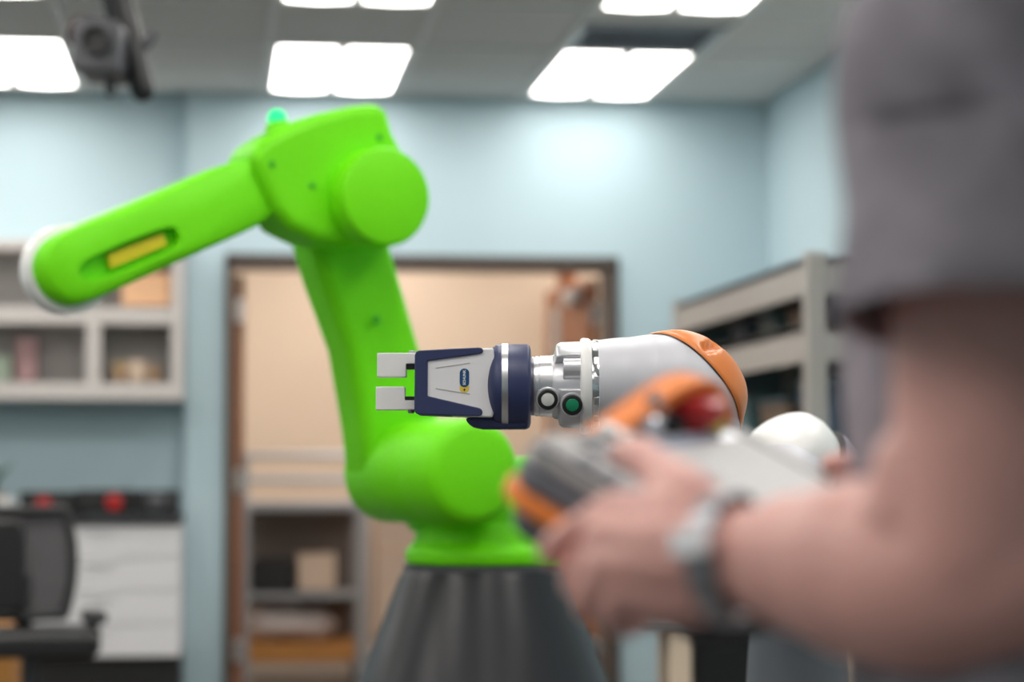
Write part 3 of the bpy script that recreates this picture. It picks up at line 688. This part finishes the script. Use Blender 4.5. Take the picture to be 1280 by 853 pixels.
# hidden run behind the pendant: forearm to the second elbow and on to the shoulder joint
E2 = lp(905, 665, 3.5, A0, -TH); SH = lp(996, 588, 3.9, A0, -TH)
bm = NB(); tube(bm, [pth[-1] + Vector((0, 0, .01)), (pth[-1] + E2) / 2 + Vector((-.01, 0, -.03)), E2], [48 * k, .062, .072], 36, 6); obj('forearm_link', bm, M_arm, A)
bm = NB(); ell(bm, E2 + Vector((0, 0, -.03)), (.078, .078, .07)); obj('elbow_cover', bm, M_orange, A)
bm = NB(); tube(bm, [E2, (E2 + SH) / 2 + Vector((0, 0, -.03)), SH], [.066, .062, .070], 36, 6); obj('upper_arm_link', bm, M_arm, A)
rs = 62 * 3.9 / F
bm = NB(); lathe(bm, [(-.05, .060), (-.035, .072), (-.01, rs), (.02, rs * 1.01), (.05, rs * .93), (.068, rs * .80), (.082, rs * .5), (.088, .001)], SH, Vector((-.42, -.50, .75)), 56); obj('shoulder_dome', bm, M_white, A, label='white domed shoulder joint cover')
ax = Vector((.80, .25, -.30)).normalized()
bm = NB(); lathe(bm, [(.040, rs * .97), (.047, rs * .97)], SH + Vector((-.0, 0, .005)), ax, 48); obj('shoulder_seam', bm, M_black, A)
bm = NB(); lathe(bm, [(.047, rs * .95), (.058, rs * .95), (.085, rs * .78), (.115, rs * .45), (.125, .02)], SH + Vector((0, 0, .005)), ax, 48); obj('shoulder_side_cover', bm, mat('violet_grey_paint', (.30, .28, .36), .35), A)
bm = NB(); lathe(bm, [(0, .105), (.03, .105), (.05, .085), (.20, .075), (.30, .078), (SH.z - .03, .074)], (SH.x, SH.y, 0), (0, 0, 1), 56); obj('base_column', bm, mat('shaded_base_casting', (.10, .11, .125), .45), A)  # silver base given a dark colour in place of shade
bm = NB(); lathe(bm, [(.195, .0775), (.21, .0775)], (SH.x, SH.y, 0), (0, 0, 1), 56); obj('base_seam', bm, M_black, A)
# bench that carries it
bo = Vector((A0.x, A0.y, 0))
t = thing('robot_bench', 'grey steel bench carrying the silver robot, hidden below the forearm', 'bench', bo, -TH)
obj('tabletop', B(-.45, .75, -.35, .45, .66, .70), M_bench, t, bevel=.005)
for x in (-.43, .67):
    for y in (-.33, .37): obj('leg', B(x, x + .06, y, y + .06, 0, .66), M_steel, t, bevel=.004)
obj('crossbar', B(-.37, .67, .39, .42, .15, .20), M_steel, t)
# ------------------------------------------------------------------ GRIPPER
GB = Matrix.Translation(A0) @ Matrix.Rotation(-TH, 4, 'Z') @ ap(640, 537)
GR = thing('parallel_gripper', 'navy blue and white two-finger gripper at the end of the silver robot', 'gripper', GB, -TH)
def qp(px, py, t=0.): return Vector(((px - 640) * k, -t * k, (537 - py) * k))
def qo(pts): return [((px - 640) * k, (537 - py) * k) for px, py in pts]
def qprism(name, pts, t0, t1, m, parent, bevel=0., **kk): return obj(name, prism(NB(), qo(pts), -t0 * k, -t1 * k), m, parent, bevel=bevel * k, **kk)
HB = qprism('housing', [(523, 441), (600, 437.4), (617, 437), (618, 445), (618, 515), (616, 523), (600, 522.5), (523, 518.5)], -38, 38, M_panel, GR, 2.5)
qprism('bumper_frame', [(520, 446), (521.5, 442), (525, 440.3), (560, 438.2), (599, 436.4), (603, 437.2), (604.5, 440), (604, 442.8), (601, 444.3), (536, 453.2), (536, 496.5), (600, 511.4), (603, 513.5), (603.8, 517.5), (602, 520.6), (598, 521.4), (560, 520.6), (525, 519.2), (521.5, 518), (519.5, 514)], -40.5, 40.5, M_navy, GR, 2.4, seg=4)
for pts in ([(546, 462.6), (546, 461.4), (586, 455.6), (588, 455.2), (588, 456.4)], [(546, 486.6), (546, 487.8), (586, 494.4), (588, 494.6), (588, 493.6)]):
    qprism('groove', pts, 37.8, 38.4, M_pgrey, HB)
bm = NB(); lathe(bm, [(603 * k, 16 * k), (607 * k, 30 * k), (610 * k, 38 * k), (613 * k, 44 * k), (616 * k, 49 * k), (620 * k, 52 * k), (624 * k, 53 * k), (659 * k, 53.2 * k), (662 * k, 51 * k), (663.5 * k, 46 * k)], qp(0, 483.5), (1, 0, 0), 72); D = obj('collar_drum', bm, M_navy, GR)
bm = NB(); lathe(bm, [(626.5 * k, 52.5 * k), (627.5 * k, 54 * k), (635 * k, 54 * k), (636 * k, 52.5 * k)], qp(0, 483.5), (1, 0, 0), 72); obj('light_ring', bm, M_silver, D)
qprism('cable_guard', [(582, 523), (660, 521), (660, 537), (604, 537), (592, 534.5), (585, 530)], -26, 26, M_navy, GR, 4, seg=4)
# badge
BD = obj('badge', prism(NB(), rrect(-5.8 * k, 5.8 * k, -11.5 * k, 11.5 * k, 5.6 * k, 8), -.9 * k, 0), M_logo, HB, bevel=.3 * k, label='blue oval badge with white lettering'); BD.location = qp(581.3, 474, 38)
bm = NB(); prism(bm, qo([(575.2, 484.5), (587.2, 484.5), (586.6, 489.5), (583.5, 492), (579, 492), (575.8, 489.5)]), -38.5 * k, -38 * k); obj('badge_tail', bm, M_logoy, HB)
bm = NB(); c_ = qp(581.3, 488.8, 38.6); box(bm, c_.x - 1.8 * k, c_.x + 1.8 * k, c_.y - .2 * k, c_.y, c_.z - .5 * k, c_.z + .5 * k); box(bm, c_.x - .5 * k, c_.x + .5 * k, c_.y - .2 * k, c_.y, c_.z - 1.8 * k, c_.z + 1.8 * k); obj('badge_mark', bm, M_logo, HB)
cu = bpy.data.curves.new('lettering', 'FONT'); cu.body = 'SCHUNK'; cu.size = 4.6 * k; cu.align_x = 'CENTER'; cu.align_y = 'CENTER'; cu.extrude = .2 * k; cu.offset = .12 * k
to = bpy.data.objects.new('lettering', cu); C.objects.link(to); dg = bpy.context.evaluated_depsgraph_get(); me = bpy.data.meshes.new_from_object(to.evaluated_get(dg)); bpy.data.objects.remove(to)
lt = bpy.data.objects.new('lettering', me); C.objects.link(lt); lt.parent = BD; lt.location = (0, -1.0 * k, .4 * k); lt.rotation_euler = (PI / 2, -PI / 2, 0)
me.materials.clear(); me.materials.append(M_white)
# fingers
for sg, (y0, y1, sa, sb, ra, rb_, bx_, by_) in ((1, (442, 472, 442, 455.5, 455.5, 462, 515, 441)), (-1, (484, 513, 501, 512.5, 496, 501.5, 514, 514.5))):
    xo = 0 if sg > 0 else -1.5
    fg = qprism('finger', [(472 + xo, y0), (508 + xo, y0), (522, sa), (522, sb), (508 + xo, sb), (508 + xo, y1), (472 + xo, y1)] if sg > 0 else [(472 + xo, y1), (508 + xo, y1), (522, sb), (522, sa), (508 + xo, sa), (508 + xo, y0), (472 + xo, y0)], -13, 13, M_white, GR, .9)
    qprism('guide_rod', [(507 + xo, ra), (524, ra), (524, rb_), (507 + xo, rb_)], -10, 10, M_black, fg, .5)
    bm = NB(); c0 = qp(bx_, by_ + 3 * sg); lathe(bm, [(0, 4.2 * k), (4.6 * k, 4.2 * k), (5.4 * k, 3.2 * k)], c0, (0, 0, sg), 20); obj('bolt', bm, M_steel, fg)
# ================================================================== PENDANT
def euler_zyx(a, b, g_): return Matrix.Rotation(a, 3, 'Z') @ Matrix.Rotation(g_, 3, 'Y') @ Matrix.Rotation(b, 3, 'X')
PR = euler_zyx(.812, .453, -.080)
PW, PH = .27, .20
TL = P(637, 551, 1.66)
pc = TL - PR @ Vector((-PW / 2, PH / 2, 0))
PM = Matrix.Translation(pc) @ PR.to_4x4()
T = thing('teach_pendant', 'grey and orange robot teach pendant held in both hands', 'teach pendant', mtx=PM)
def slab(name, x, y, r, z0, z1, m, parent=T, bevel=.003, seg=3, **kk):
    pts = rrect(-x, x, -y, y, r, 6); bm = NB(); loft(bm, [[(a, b, z0) for a, b in pts], [(a, b, z1) for a, b in pts]]); return obj(name, bm, m, parent, bevel=bevel, seg=seg, **kk)
slab('top_shell', PW / 2 - .002, PH / 2 - .002, .03, -.008, .004, M_pgrey, bevel=.006)
slab('middle_band', PW / 2, PH / 2, .032, -.027, -.008, mat('pendant_side_grey', (.13, .13, .15), .4), bevel=.004)
slab('orange_bumper', PW / 2 + .005, PH / 2 + .005, .036, -.041, -.027, M_porange, bevel=.005)
slab('lower_shell', PW / 2 - .004, PH / 2 - .004, .034, -.062, -.041, M_pdark, bevel=.008)
sb_ = slab('screen_bezel', .098, .084, .008, .004, .0055, M_pdark, bevel=.001)
sb_.location.x = .012
sc = slab('screen', .088, .070, .003, .0055, .0062, M_screen, sb_, bevel=0); sc.location.x = .0
o = slab('screen_header', .084, .006, .001, .0062, .0064, M_screen2, sb_, bevel=0); o.location.y = .060
for q in range(6):
    o = slab('key', .0065, .0065, .002, .004, .008, M_pmid, T, bevel=.0012); o.location = (-.112, -.06 + q * .022, 0)
o = slab('grip_strip', .006, .085, .002, .004, .0065, M_pdark, T, bevel=.001); o.location.x = -.126
# orange guard arch over the emergency stop along the top edge
bm = NB(); rings = []
ap_, _r = cat([(-.040, 0, -.004), (-.005, 0, .014), (.030, 0, .031), (.056, 0, .037), (.084, 0, .034), (.112, 0, .018), (.131, 0, -.004)], [1] * 7, 5)
for q, p0 in enumerate(ap_):
    tg = (ap_[min(q + 1, len(ap_) - 1)] - ap_[max(q - 1, 0)]).normalized(); nn = Vector((-tg.z, 0, tg.x)); th_ = .0058
    rings.append([p0 + nn * th_ + Vector((0, .080, 0)), p0 + nn * th_ + Vector((0, .106, -.004)), p0 - nn * th_ + Vector((0, .106, -.004)), p0 - nn * th_ + Vector((0, .080, 0))])
loft(bm, rings); obj('stop_guard', bm, M_porange, T, bevel=.003)
bm = NB(); lathe(bm, [(0, .016), (.010, .016), (.012, .022), (.022, .025), (.028, .021), (.029, .001)], (.064, .084, .003), (0, 0, 1), 36); obj('stop_button', bm, M_red, T, label='dark red emergency stop button')
bm = NB(); lathe(bm, [(0, .013), (.014, .013), (.016, .010), (.012, .006)], (.008, .085, .004), (0, 0, 1), 28); ks = obj('key_switch', bm, M_chrome, T)
obj('key', B(-.001, .001, -.006, .006, .014, .030, M=Matrix.Translation((.008, .085, .004))), M_steel, ks)
bm = NB(); lathe(bm, [(0, .009), (.012, .008), (.014, .006)], (.034, .078, .004), (0, 0, 1), 24); obj('selector_knob', bm, M_black, T)
bm = NB(); lathe(bm, [(0, .008), (.010, .008), (.012, .006)], (.082, .072, .004), (0, 0, 1), 24); obj('yellow_knob', bm, M_yellow, T)
bm = NB(); lathe(bm, [(0, .012), (.006, .012)], (-.03, .085, .003), (0, 0, 1), 24); obj('connector_cap', bm, M_white, T)
# ================================================================== PERSON
HX0 = .354; HD0 = 1.50
pw = EYE + HR * HX0 + HC * HD0; pw.z = 0
PE = thing('person', 'person in a grey T-shirt holding the teach pendant, facing left', 'person', pw, -TH)
def b_(px, py, d): return lp(px, py, d, pw, -TH)
fwd = Vector((-.80, .60, 0)); rt = Vector((.60, .80, 0))
def bl(f_, r_, z): return fwd * f_ + rt * r_ + Vector((0, 0, z))
body = NB()
# left arm (towards the camera)
SL = b_(1240, 40, 1.35); EL = b_(1232, 735, 1.33); WL = b_(898, 700, 1.475)
tube(body, [SL, SL.lerp(EL, .35), SL.lerp(EL, .7), EL + Vector((.0, 0, .025))], [.060, .057, .053, .050], 24, 6)
tube(body, [EL + Vector((.012, -.0, .012)), b_(1165, 722, 1.36), b_(1080, 712, 1.40), b_(1000, 703, 1.435), b_(938, 697, 1.46), WL], [.050, .0545, .0535, .0425, .031, (.026, .032)], 24, 6, up=(0, 1, 0))
tube(body, [b_(1160, 590, 1.345), b_(1150, 650, 1.35), b_(1110, 680, 1.37)], [.032, .036, .030], 16, 4)
# palm
def hb(pts, rad, n=14, k_=5): tube(body, [b_(*p) for p in pts], rad, n, k_)
hb([(905, 672, 1.475), (850, 652, 1.49), (768, 636, 1.515)], [.019, .0195, .0125])
hb([(900, 690, 1.468), (840, 682, 1.478), (752, 671, 1.500)], [.022, .0200, .0125])
hb([(900, 712, 1.468), (845, 708, 1.474), (754, 707, 1.490)], [.022, .0200, .0120])
hb([(895, 735, 1.472), (850, 742, 1.478), (776, 741, 1.485)], [.020, .0195, .0115])
hb([(880, 745, 1.49), (830, 752, 1.495), (800, 748, 1.50)], [.018, .018, .014])
hb([(880, 690, 1.50), (820, 700, 1.51), (780, 700, 1.52)], [.020, .022, .015])
# thumb
hb([(892, 668, 1.482), (862, 628, 1.500), (838, 600, 1.520)], [.020, .0215, .016])
hb([(842, 606, 1.518), (812, 578, 1.545), (792, 566, 1.572), (776, 567, 1.595)], [.0165, .0130, .0122, .0092])
# fingers curling under the pendant
hb([(768, 636, 1.515), (728, 656, 1.524), (692, 684, 1.542), (690, 693, 1.572), (712, 690, 1.605), (738, 682, 1.625)], [.0118, .0098, .0098, .0090, .0086, .0072], 14, 4)
hb([(752, 671, 1.500), (731, 699, 1.504), (718, 724, 1.520), (722, 733, 1.550), (744, 727, 1.586), (768, 716, 1.610)], [.0118, .0095, .0095, .0088, .0084, .0072], 14, 4)
hb([(754, 707, 1.490), (740, 734, 1.494), (734, 756, 1.508), (744, 763, 1.537), (766, 756, 1.570), (788, 746, 1.592)], [.0112, .0092, .0092, .0085, .0082, .0072], 14, 4)
hb([(776, 741, 1.485), (768, 762, 1.489), (768, 778, 1.502), (780, 784, 1.526), (800, 778, 1.552), (818, 770, 1.570)], [.0105, .0084, .0082, .0078, .0075, .0066], 14, 4)
# right arm reaching the far edge of the pendant
SR = bl(-.03, .19, 1.37); WR = b_(1150, 650, 1.76); ER = Vector((SR.x - .0, SR.y + .05, 1.06))
tube(body, [SR, SR.lerp(ER, .5), ER], [.058, .053, .046], 20, 6)
tube(body, [ER, ER.lerp(WR, .4), WR], [.047, .050, (.027, .032)], 20, 6, up=(0, 1, 0))
pn = PR @ Vector((0, 0, 1)); inv = Matrix.Rotation(TH, 3, 'Z')
def pd(x, y, z): return inv @ ((PM @ Vector((x, y, z))) - pw)
tube(body, [WR, pd(PW / 2 + .03, -.075, -.03), pd(PW / 2 + .012, -.045, -.02)], [(.026, .03), (.030, .022), (.026, .018)], 16, 5)
for q in range(4):
    y = .005 - q * .022
    tube(body, [pd(PW / 2 + .02, y - .012, -.03), pd(PW / 2 + .015, y, -.058), pd(PW / 2 - .02, y + .004, -.072), pd(PW / 2 - .045, y + .004, -.068)], [.0115, .0098, .009, .0075], 12, 4)
tube(body, [pd(PW / 2 + .025, -.065, -.015), pd(PW / 2 + .016, -.038, .010), pd(PW / 2 - .004, -.018, .0145), pd(PW / 2 - .016, -.012, .0135)], [.016, .0125, .0105, .0085], 14, 4)
# trunk, neck, head, legs (inside the clothes)
tube(body, [bl(-.03, 0, .92), bl(-.02, 0, 1.05), bl(-.0, 0, 1.22), bl(-.02, 0, 1.36), bl(-.03, 0, 1.40)], [(.13, .10), (.125, .095), (.145, .105), (.15, .09), (.10, .07)], 28, 5, up=rt)
tube(body, [SL, bl(-.03, 0, 1.385), SR], [.060, .075, .058], 18, 5)
tube(body, [bl(-.035, 0, 1.38), bl(-.02, 0, 1.47), bl(-.01, 0, 1.54)], [.062, .055, .055], 20, 4)
HDc = bl(.005, 0, 1.595); yaw = math.atan2(fwd.y, fwd.x); HM = Matrix.Rotation(yaw, 3, 'Z')
ell(body, HDc + Vector((0, 0, .015)), (.098, .077, .110), HM); ell(body, HDc + HM @ Vector((.028, 0, -.055)), (.062, .056, .062), HM)
tube(body, [HDc + HM @ Vector((.088, 0, .018)), HDc + HM @ Vector((.105, 0, -.012)), HDc + HM @ Vector((.112, 0, -.026))], [.008, .011, .014], 12, 4)
for s in (-1, 1): ell(body, HDc + HM @ Vector((-.008, s * .078, -.005)), (.018, .007, .032), HM)
for s in (-1, 1):
    tube(body, [HDc + HM @ Vector((.088, s * .018, -.062)), HDc + HM @ Vector((.092, 0, -.062))], [.006, .008], 10, 2)
    hip = bl(-.03, s * .09, .90); kn = bl(.02, s * .10, .49); an = bl(-.03, s * .10, .09)
    tube(body, [hip, kn, an], [.082, .056, .040], 20, 6)
    tube(body, [an, bl(.02, s * .10, .05), bl(.13, s * .11, .035)], [.038, .040, .026], 14, 4)
bo_ = obj('body', body, M_skin, PE)
rm = bo_.modifiers.new('remesh', 'REMESH'); rm.mode = 'VOXEL'; rm.voxel_size = .0035; rm.use_smooth_shade = True
sm = bo_.modifiers.new('smooth', 'SMOOTH'); sm.factor = .5; sm.iterations = 5
for s in (-1, 1):
    bm = NB(); ell(bm, HDc + HM @ Vector((.081, s * .031, .012)), (.012, .013, .011), HM, 16); ey = obj('eye', bm, M_white, PE)
    bm = NB(); ell(bm, HDc + HM @ Vector((.090, s * .031, .012)), (.0045, .006, .006), HM, 12); obj('iris', bm, M_hair, ey)
    bm = NB(); tube(bm, [HDc + HM @ Vector((.088, s * .015, .034)), HDc + HM @ Vector((.089, s * .032, .038)), HDc + HM @ Vector((.078, s * .050, .032))], [.003, .004, .002], 8, 4); obj('eyebrow', bm, M_hair, PE)
bm = NB(); q = bmesh.ops.create_uvsphere(bm, u_segments=40, v_segments=24, radius=1)
for v in bm.verts:
    d_ = v.co.copy(); rr_ = 1.10 + .03 * noise.noise(d_ * 5); v.co = HDc + Vector((0, 0, .018)) + HM @ Vector((d_.x * .098 * rr_, d_.y * .078 * rr_, d_.z * .112 * rr_))
bmesh.ops.delete(bm, geom=[v for v in bm.verts if (HM.inverted() @ (v.co - HDc)).x > .03 + 0 and (v.co - HDc).z < .075 or (v.co - HDc).z < -.03], context='VERTS'); hr = obj('hair', bm, M_hair, PE)
s_ = hr.modifiers.new('solid', 'SOLIDIFY'); s_.thickness = .012; s_.offset = -1
# T-shirt: torso and two sleeves as one garment, open at hem, cuffs and neck
def wrinkle(p, amp): return amp * (1.6 * noise.noise(p * 8) + .7 * noise.noise(Vector((p.x * 26 + p.z * 14, p.y * 26, p.z * 12))))
def garment(bm, pts, rad, n, kk, up, amp, cap=False):
    p, r = cat(pts, rad, kk); Tn = [(p[min(i + 1, len(p) - 1)] - p[max(i - 1, 0)]).normalized() for i in range(len(p))]
    u = Vector(up); rings = []
    for i in range(len(p)):
        u = (u - Tn[i] * u.dot(Tn[i])).normalized(); v = Tn[i].cross(u); ring = []
        for q in range(n):
            a = 2 * PI * q / n; d_ = u * math.cos(a) * r[i][0] + v * math.sin(a) * r[i][1]; pt = p[i] + d_; ring.append(pt + d_.normalized() * wrinkle(pt, amp))
        rings.append(ring)
    loft(bm, rings, cap, False)
sh = NB()
garment(sh, [bl(-.015, 0, .86), bl(-.012, 0, .95), bl(-.01, 0, 1.08), bl(-.004, 0, 1.22), bl(-.005, 0, 1.34), bl(-.015, 0, 1.41), bl(-.02, 0, 1.445), bl(-.015, 0, 1.465)], [(.192, .156), (.188, .150), (.180, .142), (.183, .138), (.188, .125), (.15, .10), (.095, .08), (.08, .072)], 72, 8, rt, .007)
HL = b_(1238, 402, 1.315)
garment(sh, [bl(-.03, -.05, 1.375), SL + Vector((0, 0, .0)), SL.lerp(HL, .4) + Vector((.0, 0, 0)), SL.lerp(HL, .75), HL], [(.075, .058), (.076, .070), (.082, .076), (.080, .079), (.0795, .081)], 56, 8, fwd, .006, True)
HRr = SR.lerp(ER, .55)
garment(sh, [bl(-.03, .05, 1.375), SR, SR.lerp(HRr, .5), HRr], [(.075, .058), (.076, .070), (.08, .074), (.078, .074)], 48, 8, fwd, .006, True)
so = obj('tshirt', sh, M_shirt, PE, ang=180); s_ = so.modifiers.new('solid', 'SOLIDIFY'); s_.thickness = .003; s_.offset = 1
# sleeve hem band
hm_ = NB()
d_ = (HL - SL).normalized(); garment(hm_, [HL - d_ * .020, HL - d_ * .010, HL + d_ * .001], [(.0815, .083)] * 3, 56, 3, fwd, .005); ho = obj('sleeve_hem', hm_, M_shirt, so, ang=180); s_ = ho.modifiers.new('solid', 'SOLIDIFY'); s_.thickness = .003; s_.offset = 1
tr = NB()
for s in (-1, 1):
    garment(tr, [bl(-.03, s * .085, .97), bl(-.03, s * .088, .86), bl(.02, s * .10, .49), bl(-.02, s * .10, .07)], [(.072, .092), (.082, .096), (.075, .078), (.068, .07)], 40, 8, rt, .006)
to_ = obj('trousers', tr, M_jean, PE, ang=180); s_ = to_.modifiers.new('solid', 'SOLIDIFY'); s_.thickness = .003; s_.offset = 1
for s in (-1, 1):
    bm = NB(); tube(bm, [bl(-.085, s * .10, .052), bl(0, s * .102, .055), bl(.09, s * .108, .045), bl(.17, s * .112, .036)], [(.036, .046), (.042, .05), (.045, .038), (.034, .026)], 20, 6, up=rt); sh_ = obj('shoe', bm, M_shoe, PE)
    bm = NB(); tube(bm, [bl(-.09, s * .10, .011), bl(.0, s * .102, .011), bl(.09, s * .108, .011), bl(.18, s * .112, .011)], [(.038, .011), (.042, .011), (.046, .011), (.034, .011)], 20, 6, up=rt); obj('sole', bm, M_rubber, sh_)
# ------------------------------------------------------------------ wristwatch
wa, wb = Vector(b_(938, 697, 1.46)), Vector(WL); wc = wa.lerp(wb, .62); wd = (wb - wa).normalized()
wu = (Vector((0, 0, 1)) - wd * wd.z).normalized(); wv = wd.cross(wu)
M_link = mat('dark_steel_links', (.30, .30, .32), .38, metal=1.); M_link2 = mat('grey_steel_links', (.40, .40, .42), .32, metal=1.)
Wt = thing('wristwatch', 'silver bracelet wristwatch on the near wrist', 'watch', Matrix.Translation(pw) @ Matrix.Rotation(-TH, 4, 'Z') @ wc, -TH)
tl = Vector((0, 0, 0))
if wv.y > 0: wv = -wv
nl = 22
for q in range(nl):
    a = 2 * PI * q / nl; ra_, rb2 = .0385, .0325
    c_ = wu * math.cos(a) * ra_ + wv * math.sin(a) * rb2; nrm = (wu * math.cos(a) / ra_ + wv * math.sin(a) / rb2).normalized(); tg = nrm.cross(wd)
    M_ = Matrix((tg, wd, nrm)).transposed().to_4x4(); M_.translation = c_
    obj('bracelet_link', B(-.0054, .0054, -.0095, .0095, -.0018, .0018, M=M_), M_link if q % 2 else M_link2, Wt, bevel=.0008, seg=2)
a = math.radians(76); c_ = wu * math.cos(a) * .0385 + wv * math.sin(a) * .0325; nrm = (wu * math.cos(a) / .0385 + wv * math.sin(a) / .0325).normalized(); tg = nrm.cross(wd)
M_ = Matrix((tg, wd, nrm)).transposed().to_4x4(); M_.translation = c_ + nrm * .002
cl = obj('clasp', B(-.0085, .0085, -.0135, .0135, -.001, .0095, M=M_), mat('clasp_glint_white', (.90, .90, .92), .25, metal=.2), Wt, bevel=.0012, label='clasp whitened in colour for its glint')  # near-white colour stands in for light glinting off the metal
a = math.radians(242); c_ = wu * math.cos(a) * .0385 + wv * math.sin(a) * .0325; nrm = (wu * math.cos(a) / .0385 + wv * math.sin(a) / .0325).normalized()
bm = NB(); lathe(bm, [(-.002, .017), (.001, .019), (.006, .019), (.0075, .017), (.0075, .001)], c_, nrm, 36); cs = obj('watch_case', bm, M_silver, Wt)
bm = NB(); lathe(bm, [(.0074, .0155), (.0079, .0155)], c_, nrm, 36); obj('dial', bm, M_black, cs)
